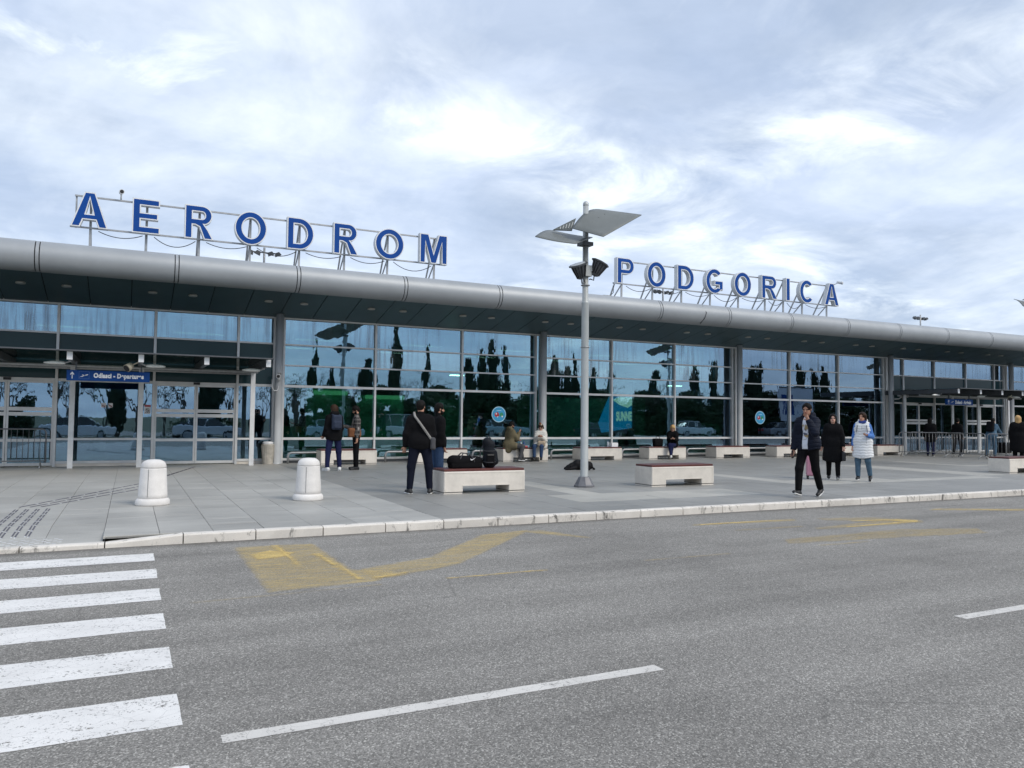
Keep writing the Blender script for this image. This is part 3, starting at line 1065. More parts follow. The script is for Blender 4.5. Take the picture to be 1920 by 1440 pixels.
# hall behind the glass
M_hall = plain('hall_wall', (0.16, 0.26, 0.23), 0.7, 0, 0.15, 0.5)
M_hall_floor = plain('hall_floor', (0.22, 0.22, 0.21), 0.25, 0, 0.10, 0.6)
M_hall_ceil = plain('hall_ceiling', (0.16, 0.18, 0.18), 0.7, 0, 0.1, 0.6)
M_green = plain('green_partition', (0.05, 0.32, 0.20), 0.5, 0, 0.12, 0.8)
M_dgreen = plain('dark_green_counter', (0.03, 0.17, 0.12), 0.5, 0, 0.12, 0.8)
MB().box(XL, XR, 25.32, 41, -0.012, 0.0).build('hall_floor', M_hall_floor, T)
MB().box(XL, XR, 25.32, 41, 4.50, 4.56).build('hall_ceiling', M_hall_ceil, T)
MB().box(XL, XR, 41, 41.2, 0.0, 4.5).build('hall_wall', M_hall, T)
for xx in (XL - 0.2, XR):
    MB().box(xx, xx + 0.2, 25.3, 41, 0, 5.3).build('end_wall', M_hall, T)
for a, b, y, h, mt in ((5.6, 7.0, 27.6, 2.5, M_green), (7.6, 9.4, 28.3, 2.3, M_green), (10.6, 11.4, 27.5, 2.2, M_green), (13.9, 14.6, 27.4, 2.4, M_dgreen), (14.9, 19.2, 28.6, 2.4, M_dgreen),
                      (23.6, 25.6, 27.8, 1.35, M_dgreen), (26.6, 29.4, 27.9, 2.35, M_green), (19.6, 20.2, 27.6, 2.6, M_dgreen), (5.0, 13.0, 29.8, 1.1, M_dgreen), (29.8, 31.5, 28.5, 2.0, M_dgreen)):
    MB().box(a, b, y, y + 0.12, 0.0, h).build('partition', mt, T)
for x in (-1, 8.5, 13.52, 22.94, 32.4, 36):
    MB().lathe([(0.22, 0.0), (0.22, 4.5)], (x, 33.5, 0), 16).build('hall_column', M_hall, T)
M_tube = emit('ceiling_light_glow', (0.92, 1.0, 0.90), 5.0)
M_gtube = emit('green_light_glow', (0.22, 0.75, 0.40), 0.35)
for x, y, z, w in ((11.3, 27.6, 3.12, 0.5), (22.0, 27.8, 3.02, 0.6), (37.2, 28, 3.5, 0.8)):
    MB().box(x - w / 2, x + w / 2, y - 0.14, y + 0.14, z, z + 0.03).build('hall_light', M_tube, T)
M_fill_glow = emit('hall_fill_glow', (0.94, 1.0, 0.92), 11.0)
for a_ in range(-2, 11):                                   # added lamps, hidden in deep louvres, to brighten the hall
    for y in (27.4, 31.0):
        x = 2.0 + 3.9 * a_
        lv = MB()
        for q_ in ((x - 0.80, x - 0.78, y - 0.26, y + 0.26), (x + 0.78, x + 0.80, y - 0.26, y + 0.26), (x - 0.779, x + 0.779, y - 0.26, y - 0.24), (x - 0.779, x + 0.779, y + 0.24, y + 0.26)):
            lv.box(q_[0], q_[1], q_[2], q_[3], 4.18, 4.499)
        lv = lv.build('hall_fill_lamp', M_darksteel, T)
        MB().box(x - 0.77, x + 0.77, y - 0.23, y + 0.23, 4.46, 4.485).build('fill_panel', M_fill_glow, lv)
for x, y, z, w in ((6.4, 27.45, 2.26, 1.2), (8.6, 28.1, 2.16, 1.5)):
    MB().box(x - w / 2, x + w / 2, y - 0.05, y + 0.05, z, z + 0.15).build('counter_light', M_gtube, T)


# low steel guard rails along the glass: things of their own
def guard_rail(x0, x1, i):
    c = 0.10
    z = 0.34
    y = 24.72
    pts = [(x0, y, 0.0), (x0, y, z - c), (x0 + c * 0.3, y, z - c * 0.3), (x0 + c, y, z), (x1 - c, y, z), (x1 - c * 0.3, y, z - c * 0.3), (x1, y, z - c), (x1, y, 0.0)]
    r = empty('guard_rail', (x0, y, 0), label='low grey steel guard rail at the foot of the glass, number %s from the left column' % i, cat='guard rail', group='low rails along the glass')
    MB().tube(pts, 0.036, 10).build('hoop', M_steel, r)
    MB().box(x0 + 0.04, x1 - 0.04, y - 0.012, y + 0.012, 0.10, 0.155).build('lower_bar', M_steel, r)
    return r


ords = ['first', 'second', 'third', 'fourth', 'fifth', 'sixth', 'seventh', 'eighth', 'ninth']
for k in range(9):
    r = guard_rail(4.47 + 3.14 * k, 7.10 + 3.14 * k, k)
    r['label'] = 'low grey steel guard rail along the glass, %s from the left column' % ords[k]

# ------------------------------------------------------------------ entrance canopies
CF = 21.42                                           # front end of the beams


def canopy(xs, posts, label, x_end):
    c = empty('entrance_canopy', (xs[0], GY - 0.2, 0), label=label, cat='canopy', group='canopies over the entrance doors')
    for x in xs:
        b = MB().box(x - 0.055, x + 0.055, CF + 0.012, GY - 0.115, 2.80, 2.985).build('beam', M_darksteel, c)
        MB().box(x - 0.062, x + 0.062, CF - 0.004, CF + 0.011, 2.795, 2.99).build('end_plate', M_white_steel, b)
    for a, b in zip(xs[:-1], xs[1:]):
        MB().box(a + 0.006, b - 0.006, CF - 0.10, GY - 0.115, 3.002, 3.018).build('roof_pane', M_canopy_glass, c)
    MB().box(xs[0] - 0.12, xs[-1] + 0.12, CF - 0.14, CF - 0.101, 2.996, 3.03).build('edge_trim', M_darksteel, c)
    for y, z, r in ((23.3, 2.755, 0.042), (24.4, 2.755, 0.042)):
        MB().tube([(xs[0], y, z), (xs[-1], y, z)], r, 10).build('purlin_tube', M_steel, c)
    for x in posts:
        MB().box(x - 0.065, x + 0.065, 24.16, 24.22, 0.0, 2.795).build('post', M_white_steel, c)
    return c


left_beams = [-5.98, -4.44, -2.89, -1.34, 0.22, 1.76, 3.31]
canopy(left_beams, [-1.42, 0.27, 3.30], 'glass entrance canopy on dark beams over the departures doors', 3.4)
right_beams = [32.42, 33.96, 35.52, 37.06, 38.6, 40.15]
canopy(right_beams, [32.62, 36.1, 38.1, 40.6], 'glass entrance canopy on dark beams over the arrivals doors far right', 40)


def cobra(x, y, z, sgn, label):
    """flat street-lamp head on a short arm"""
    o = empty('canopy_lamp', (x, y, z), label=label, cat='lamp', group='lamp heads under the canopies')
    m = MB()
    n = 14
    vs, fs = [], []
    for i in range(9):
        t = i / 8
        L = sgn * (0.10 + 0.46 * t)
        w = 0.085 * math.sin(pi * min(1, 0.16 + t * 0.80)) ** 0.6 + 0.012
        h = 0.050 * math.sin(pi * min(1, 0.20 + t * 0.76)) ** 0.7 + 0.010
        for k in range(n):
            a = 2 * pi * k / n
            zz_ = h * math.sin(a)
            vs.append((x + L, y + w * math.cos(a), z - 0.02 + (zz_ if zz_ > 0 else zz_ * 0.55)))
    for i in range(8):
        for k in range(n):
            a, b = i * n + k, i * n + (k + 1) % n
            fs.append((a, b, b + n, a + n))
    fs += [tuple(range(n)), tuple(8 * n + k for k in range(n))]
    m.add(vs, fs, True)
    m.build('lamp_head', M_glasslamp, o, fix=True)
    MB().tube([(x, y, z + 0.04), (x + sgn * 0.06, y, z + 0.01), (x + sgn * 0.16, y, z - 0.015)], 0.022, 8).build('arm', M_steel, o)
    MB().box(x - 0.03, x + 0.03, y - 0.05, y + 0.05, z + 0.02, z + 0.09).build('bracket', M_steel, o)
    return o


cobra(-1.36, 21.9, 2.745, -1, 'flat grey lamp head left of the departures sign')
cobra(0.24, 21.9, 2.745, 1, 'flat grey lamp head right of the departures sign')
cobra(3.28, 22.1, 2.745, -1, 'flat grey lamp head at the right end of the departures canopy')
cobra(32.6, 22.4, 2.745, -1, 'flat grey lamp head at the near end of the arrivals canopy')
cobra(35.5, 22.2, 2.745, -1, 'flat grey lamp head above the arrivals sign')
cobra(37.06, 21.9, 2.745, 1, 'flat grey lamp head beside the beige spotlight under the arrivals canopy')


def spot(x, y, z, label):
    o = empty('canopy_spotlight', (x, y, z), label=label, cat='spotlight', group='beige spotlights under the canopies')
    MB().tube([(x - 0.12, y - 0.09, z - 0.06), (x - 0.02, y, z + 0.02)], [0.10, 0.085], 16).build('housing', M_beige, o)
    MB().tube([(x - 0.125, y - 0.095, z - 0.065), (x - 0.13, y - 0.099, z - 0.069)], 0.086, 16).build('lens', M_black, o)
    MB().bar((x, y, z + 0.03), (x + 0.16, y, z + 0.12), 0.03).build('bracket', M_beige, o)


spot(0.02, 21.75, 2.70, 'round beige spotlight above the departures sign')
spot(36.7, 21.8, 2.70, 'round beige spotlight under the arrivals canopy')


def hanging_sign(x0, x1, y, z0, z1, txt, label):
    o = empty('entrance_sign', ((x0 + x1) / 2, y, z0), label=label, cat='sign')
    MB().box(x0, x1, y, y + 0.10, z0, z1).build('panel', M_sign_blue, o, bevel=0.006)
    for x in (x0 + 0.2, x1 - 0.2):
        MB().box(x - 0.02, x + 0.02, y + 0.03, y + 0.07, z1, 2.80).build('hanger', M_darksteel, o)
    h = z1 - z0
    yy = y - 0.004
    L = x1 - x0
    ar = [(0.0, 0.0), (0.055, 0.0), (0.055, 0.42), (0.16, 0.30), (0.16, 0.42), (0.0275, 0.60), (-0.105, 0.42), (-0.105, 0.30), (0.0, 0.42)]
    ar = [(x0 + 0.115 * L / 1.9 + 0.0 + a * h * 1.15, z0 + h * 0.17 + b * h * 1.12) for a, b in ar]
    MB().prism(ar, yy - 0.002, yy + 0.001).build('arrow', M_sign_white, o, fix=True)
    px = x0 + 0.30 * L / 1.9
    fr = MB()
    a0, a1, b0, b1 = px - 0.03, px + 0.20, z0 + h * 0.17, z1 - h * 0.12
    for q in ((a0, a1, b0, b0 + 0.006), (a0, a1, b1 - 0.006, b1), (a0, a0 + 0.006, b0 + 0.007, b1 - 0.007), (a1 - 0.006, a1, b0 + 0.007, b1 - 0.007)):
        fr.box(q[0], q[1], yy - 0.001, yy + 0.002, q[2], q[3])
    fr.build('pictogram_frame', plain('sign_line_blue', (0.06, 0.13, 0.33), 0.4), o)
    pl_ = [(0.0, 0.30), (0.03, 0.36), (0.07, 0.36), (0.11, 0.44), (0.06, 0.60), (0.09, 0.60), (0.16, 0.50), (0.20, 0.57), (0.215, 0.64), (0.19, 0.66), (0.02, 0.36)]
    pl_ = [(px - 0.02 + a * 0.92, z0 + h * (b * 0.85 + 0.06)) for a, b in pl_]
    MB().prism(pl_, yy - 0.002, yy + 0.001).build('plane_pictogram', M_sign_white, o, fix=True)
    tw = (x1 - 0.12) - (x0 + 0.62 * L / 1.9)
    me = text_mesh('lettering', txt, 0.2, M_sign_white, 0.011, 1.08)
    fit_mesh(me, tw, h * 0.62, lambda u, v: Vector((x0 + 0.60 * L / 1.9 + u, yy, z0 + h * 0.16 + v)) - o.location)
    link(bpy.data.objects.new('lettering', me), o)
    return o


hanging_sign(-1.43, 0.44, 22.0, 2.315, 2.575, 'Odlasci - Departures', 'blue hanging sign reading Odlasci - Departures with arrow and plane')
hanging_sign(32.9, 34.75, 22.3, 2.315, 2.575, 'Dolasci - Arrivals', 'blue hanging arrivals sign with arrow and plane, far right')

# stickers and notices on the glass
M_ring = plain('sticker_sky_blue', (0.05, 0.36, 0.62), 0.4)
M_ringl = plain('sticker_pale_blue', (0.45, 0.72, 0.85), 0.4)
M_red = plain('notice_red', (0.45, 0.03, 0.04), 0.5)
M_grn = plain('sticker_green', (0.03, 0.30, 0.15), 0.5)
M_ink = plain('ink_black', (0.02, 0.02, 0.02), 0.5)


def disc(cx, cz, r, y, d=0.002, n=36):
    return MB().prism([(cx + r * cos(2 * pi * k / n), cz + r * sin(2 * pi * k / n)) for k in range(n)], y, y + d)


def blob(cx, cz, r, y, seed, n=14):
    q = random.Random(seed)
    return MB().prism([(cx + r * q.uniform(0.7, 1.1) * cos(2 * pi * k / n), cz + r * q.uniform(0.7, 1.1) * sin(2 * pi * k / n)) for k in range(n)], y, y + 0.001)


def round_sticker(x, z, label):
    y = GY - 0.0095
    o = empty('round_sticker', (x, y, z - 0.29), label=label, cat='sticker', group='round blue stickers on the glass')
    disc(x, z, 0.285, y, 0.002).build('rim', M_ringl, o, fix=True)
    disc(x, z, 0.255, y - 0.002, 0.0015).build('face', M_ring, o, fix=True)
    blob(x - 0.075, z - 0.01, 0.10, y - 0.0035, 3).build('red_figure', M_red, o, fix=True)
    blob(x + 0.105, z - 0.01, 0.09, y - 0.0035, 4).build('green_figure', M_grn, o, fix=True)
    for k, (a, b, r) in enumerate(((-0.05, -0.09, 0.022), (0.135, -0.075, 0.032), (-0.10, 0.02, 0.03))):
        disc(x + a, z + b, r, y - 0.005, 0.001, 12).build('white_spot', M_sign_white, o, fix=True)
    MB().box(x - 0.09, x + 0.09, y - 0.005, y - 0.004, z + 0.125, z + 0.15).build('title_bar', M_ringl, o)


round_sticker(11.95, 1.63, 'round blue sticker on the glass above the man in the olive parka')
round_sticker(24.5, 1.64, 'round blue sticker on the glass left of the walking man in navy jacket')


def notice(x, z, w, h, label, red=True):
    y = GY - 0.0095
    o = empty('glass_notice', (x, y, z - h / 2), label=label, cat='notice')
    MB().box(x - w / 2, x + w / 2, y, y + 0.002, z - h / 2, z + h / 2).build('sheet', M_sign_white, o)
    if red:
        MB().box(x - w / 2 + 0.004, x + w / 2 - 0.004, y - 0.0015, y - 0.0005, z + h / 2 - 0.06, z + h / 2 - 0.006).build('red_header', M_red, o)
        for k in range(3):
            MB().box(x - w * 0.34 + k * w * 0.26, x - w * 0.34 + k * w * 0.26 + 0.03, y - 0.0015, y - 0.0005, z - h / 2 + 0.03, z - h / 2 + 0.055).build('mark', M_ink, o)
    n = 18
    ring = [[(x + r * cos(2 * pi * k / n), z - 0.02 + r * sin(2 * pi * k / n)) for k in range(n)] for r in (min(w, h) * 0.30, min(w, h) * 0.22)]
    MB().prism([ring[0], ring[1][::-1]], y - 0.0015, y - 0.0005).build('prohibition_ring', M_ink if red else M_red, o, fix=True)
    MB().bar((x - 0.05, y - 0.001, z + 0.02), (x + 0.05, y - 0.001, z - 0.06), 0.001, 0.02).build('bar', M_ink, o)


notice(0.47, 1.64, 0.17, 0.27, 'white notice with red header on the glass right of the departures doors post')
notice(-0.50, 1.74, 0.11, 0.13, 'small white square notice on the departures glass', False)
notice(-0.68, 1.74, 0.13, 0.13, 'small round prohibition notice on the departures glass', False)

# ------------------------------------------------------------------ roof letters
ST = 0.222


def arc(cx, cy, rx, ry, a0, a1, n):
    return [(cx + rx * cos(rad(a0 + (a1 - a0) * k / n)), cy + ry * sin(rad(a0 + (a1 - a0) * k / n))) for k in range(n + 1)]


def glyph(ch, w):
    """outlines [outer ccw, holes cw] in a w x 1 box"""
    s = ST
    if ch == 'A':
        hs = s * 1.06
        o = [(0, 0), (hs, 0), (hs + 0.075, 0.215), (w - hs - 0.075, 0.215), (w - hs, 0), (w, 0), (w / 2 + hs * 0.56, 1), (w / 2 - hs * 0.56, 1)]
        return [o, [(hs + 0.14, 0.385), (w / 2, 0.80), (w - hs - 0.14, 0.385)]]
    if ch == 'E':
        return [[(0, 0), (w, 0), (w, s * 0.92), (s, s * 0.92), (s, 0.5 - s * 0.42), (w * 0.93, 0.5 - s * 0.42), (w * 0.93, 0.5 + s * 0.45), (s, 0.5 + s * 0.45), (s, 1 - s * 0.9), (w * 0.98, 1 - s * 0.9), (w * 0.98, 1), (0, 1)]]
    if ch == 'I':
        return [[(0, 0), (w, 0), (w, 1), (0, 1)]]
    if ch in 'O':
        return [arc(w / 2, 0.5, w / 2, 0.515, 0, 360, 48)[:-1], arc(w / 2, 0.5, w / 2 - s * 1.02, 0.515 - s * 0.94, 360, 0, 40)[:-1]]
    if ch == 'D':
        r = w * 0.56
        o = [(0, 0)] + arc(w - r, 0.5, r, 0.5, -90, 90, 26) + [(0, 1)]
        return [o, ([(s, s * 0.9)] + arc(w - r, 0.5, r - s, 0.5 - s * 0.9, -90, 90, 22) + [(s, 1 - s * 0.9)])[::-1]]
    if ch in 'PR':
        z0 = 0.42 if ch == 'R' else 0.38
        cy, ry = (1 + z0) / 2, (1 - z0) / 2
        r = 0.29
        bx = w * (0.94 if ch == 'R' else 1.0)
        bowl = arc(bx - r, cy, r, ry, -90, 90, 20)
        hole = ([(s, z0 + s * 0.85)] + arc(bx - r, cy, r - s * 0.95, ry - s * 0.85, -90, 90, 16) + [(s, 1 - s * 0.85)])[::-1]
        if ch == 'P':
            return [[(0, 0), (s, 0), (s, z0)] + bowl + [(0, 1)], hole]
        return [[(0, 0), (s, 0), (s, z0 - 0.005), (w * 0.36, z0 - 0.005), (w * 0.50, z0 - 0.06), (w - s * 1.22, 0), (w, 0), (w * 0.80, z0 - 0.12), (w * 0.68, z0 + 0.015)] + arc(bx - r, cy, r, ry, -72, 90, 18) + [(0, 1)], hole]
    if ch == 'M':
        return [[(0, 0), (s * 0.92, 0), (s * 0.92, 0.70), (w / 2 - s * 0.46, 0), (w / 2 + s * 0.46, 0), (w - s * 0.92, 0.70), (w - s * 0.92, 0), (w, 0), (w, 1), (w - s * 1.42, 1), (w / 2, 0.36), (s * 1.42, 1), (0, 1)]]
    if ch in 'CG':
        ro, ri = (w / 2, 0.515), (w / 2 - s * 1.02, 0.515 - s * 0.94)
        if ch == 'C':
            return [arc(w / 2, 0.5, *ro, 40, 322, 40) + arc(w / 2, 0.5, *ri, 316, 46, 34)]
        o = arc(w / 2, 0.5, *ro, 38, 318, 38) + [(w * 0.985, 0.14), (w * 0.985, 0.53), (w * 0.50, 0.53), (w * 0.50, 0.53 - s * 0.85), (w - s * 1.0, 0.53 - s * 0.85), (w - s * 1.0, 0.24)]
        return [o + arc(w / 2, 0.5, *ri, 310, 44, 32)]


def inset(loop, d):
    n = len(loop)
    out = []
    for i in range(n):
        a, b, c = Vector(loop[i - 1]), Vector(loop[i]), Vector(loop[(i + 1) % n])
        e1, e2 = (b - a).normalized(), (c - b).normalized()
        n1, n2 = Vector((-e1.y, e1.x)), Vector((-e2.y, e2.x))
        m = (n1 + n2)
        if m.length < 1e-6:
            m = n1
        m.normalize()
        k = max(0.35, m.dot(n1))
        out.append(tuple(b + m * d / k))
    return out


LY, LZ, LH, LD = 24.30, 6.68, 1.0, 0.20


def roof_sign(word, pos, label, brace):
    x0, x1 = pos[0][0], pos[-1][1]
    o = empty('rooftop_sign', ((x0 + x1) / 2, LY, 5.85), label=label, cat='sign', group='blue letter signs on the roof')
    for ch, (a, b) in zip(word, pos):
        w = b - a
        loops = glyph(ch, w)
        m3 = lambda u, v, d, a=a: (a + u, d, LZ + v * LH)
        body = MB().prism(loops, LY, LY + LD, m3).build('letter', M_side_letter, o, fix=True)
        MB().prism([inset(l, 0.004) for l in loops], LY - 0.006, LY - 0.0005, m3).build('letter_border', M_white_letter, body, fix=True)
        MB().prism([inset(l, 0.034) for l in loops], LY - 0.012, LY - 0.0065, m3).build('letter_face', M_blue_letter, body, fix=True)
    by = LY + LD + 0.03
    for z, n in ((LZ + 0.90, 'top_rail'), (LZ + 0.02, 'bottom_rail')):
        MB().box(x0 - 0.02 + (0.10 if n == 'top_rail' else 0), x1 - 0.1, by, by + 0.05, z, z + 0.045).build(n, M_steel, o)
    zr = 5.83
    cab = []
    for i, (a, b) in enumerate(pos):
        xm = (a + b) / 2 + (0.02 if word[i] != 'M' else 0.13)
        MB().box(xm - 0.032, xm + 0.032, by + 0.051, by + 0.10, zr, LZ + 0.94).build('leg', M_steel, o)
        dx = brace
        MB().bar((xm - 0.01, by + 0.08, LZ + 0.86), (xm - 0.01, by + 1.15, zr + 0.05), 0.045).build('back_stay', M_steel, o)
        MB().bar((xm - 0.012, by + 0.08, LZ + 0.02), (xm - 0.012, by + 0.62, LZ - 0.42), 0.035).build('strut', M_steel, o)
        MB().bar((xm + 0.02, by + 0.10, zr + 0.05), (xm + 0.02, by + 0.66, LZ - 0.38), 0.035).build('strut', M_steel, o)
        cab.append(xm)
    if word.startswith('A'):
        MB().box(x0 + 0.10, x0 + 0.145, by + 0.051, by + 0.09, LZ + 0.02, LZ + 0.945).build('end_post', M_steel, o)
    rr2 = random.Random(len(word))
    for a, b in zip(cab[:-1], cab[1:]):
        sag = rr2.uniform(0.10, 0.24)
        pts = [(a + 0.2 + (b - a - 0.3) * t / 10, by + 0.06, LZ - 0.02 - sag * 4 * (t / 10) * (1 - t / 10)) for t in range(11)]
        MB().tube(pts, 0.012, 5).build('cable', M_black, o)
    e = pos[-1][1] if word.startswith('A') else pos[0][0]
    return o


roof_sign('AERODROM', [(-1.63, -0.70), (-0.10, 0.63), (1.28, 2.09), (2.67, 3.61), (4.21, 5.04), (5.65, 6.47), (7.01, 8.00), (8.55, 9.54)], 'rooftop sign of blue and white letters reading AERODROM', 0.3)
roof_sign('PODGORICA', [(16.47, 17.26), (17.87, 18.78), (19.34, 20.18), (20.78, 21.70), (22.28, 23.22), (23.80, 24.70), (25.20, 25.43), (26.00, 26.88), (27.50, 28.42)], 'rooftop sign of blue and white letters reading PODGORICA', 0.3)
o = empty('cable_box', (16.45, 25.0, 5.84), label='small beige box on the roof under the letter P', cat='box')
MB().box(16.25, 16.65, 24.9, 25.15, 5.88, 6.30).build('casing', M_beige, o, bevel=0.01)
MB().tube([(16.6, 24.95, 6.3), (16.72, 24.92, 6.42), (16.68, 24.85, 6.66)], 0.012, 6).build('lead', M_black, o)
o = MB().tube([(18.6, 24.0, 5.83), (18.55, 22.5, 5.79), (18.62, 21.95, 5.66), (18.68, 21.80, 5.40), (18.62, 21.83, 5.20), (18.55, 22.0, 5.02)], 0.011, 6).build('hanging_cable', M_black)
tag(o, 'thin black cable hanging over the roof edge under the letter D', 'cable')


def flood_mast(x, y, z0, z1, label):
    o = empty('roof_floodlight_mast', (x, y, z0), label=label, cat='floodlight', group='small floodlight masts on the roof')
    MB().tube([(x, y, z0), (x, y, z1 + 0.08)], 0.035, 8).build('mast', M_steel, o)
    MB().bar((x - 0.36, y, z1 - 0.08), (x + 0.36, y, z1 - 0.08), 0.035).build('crossbar', M_darksteel, o)
    for dx, s in ((-0.42, -1), (-0.2, -1), (0.2, 1), (0.42, 1)):
        q = MB()
        q.prism([(-0.10, -0.05), (0.10, -0.05), (0.06, 0.06), (-0.06, 0.06)], -0.07, 0.07)
        c, sn = cos(s * 0.45), sin(s * 0.45)
        q.v = [(x + dx + a * c - b2 * sn, y + b, z1 - 0.10 + a * sn * 0.9 + b2 * c) for a, b, b2 in q.v]
        q.build('floodlight', M_darksteel, o, fix=True)


flood_mast(3.72, 25.5, 5.85, 6.80, 'small four-lamp floodlight mast on the roof under the letters of AERODROM')
flood_mast(19.55, 25.5, 5.85, 6.86, 'small four-lamp floodlight mast on the roof behind the letters of PODGORICA')
flood_mast(35.64, 25.5, 5.85, 6.86, 'small four-lamp floodlight mast on the bare roof far right')


def cctv(p, d, label, arm, dome=False):
    """bullet camera: p lens end, d looking direction"""
    o = empty('security_camera', p, label=label, cat='camera', group='security cameras')
    p = Vector(p)
    d = Vector(d).normalized()
    MB().tube([p - d * 0.26, p - d * 0.05, p - d * 0.049, p], [0.055, 0.055, 0.068, 0.068], 14).build('housing', M_white_steel, o)
    MB().tube([p - d * 0.002, p + d * 0.004], 0.052, 14).build('lens', M_black, o)
    MB().tube([p - d * 0.18] + [Vector(a) for a in arm], 0.022, 8).build('bracket', M_white_steel, o)


cctv((-0.38, 24.20, 7.78), (0.10, -1, -0.12), 'white security camera on the rail between the letters A and E', [(-0.40, 24.50, 7.68), (-0.40, 24.58, 7.60)])
cctv((28.42, 24.1, 7.70), (1, -0.3, -0.1), 'white security camera on the rail end above the last letter A', [(28.22, 24.4, 7.66), (28.2, 24.55, 7.58)])
cctv((4.05, 24.30, 2.70), (-0.35, -1, -0.35), 'white security camera on the column right of the departures doors', [(4.1, 24.5, 2.60), (4.13, 24.63, 2.58)])
cctv((33.0, 24.3, 2.74), (1, -0.6, -0.35), 'white security camera on the column left of the arrivals doors', [(32.7, 24.55, 2.62), (32.5, 24.65, 2.60)])
o = MB().tube([(3.93, 24.66, 2.62), (3.92, 24.60, 2.35), (3.98, 24.56, 2.26), (4.08, 24.56, 2.28), (4.12, 24.6, 2.42)], 0.014, 8).build('conduit_loop', M_white_steel)
tag(o, 'thin white conduit loop on the column below the security camera', 'conduit')

# ------------------------------------------------------------------ lamp posts with curved reflectors


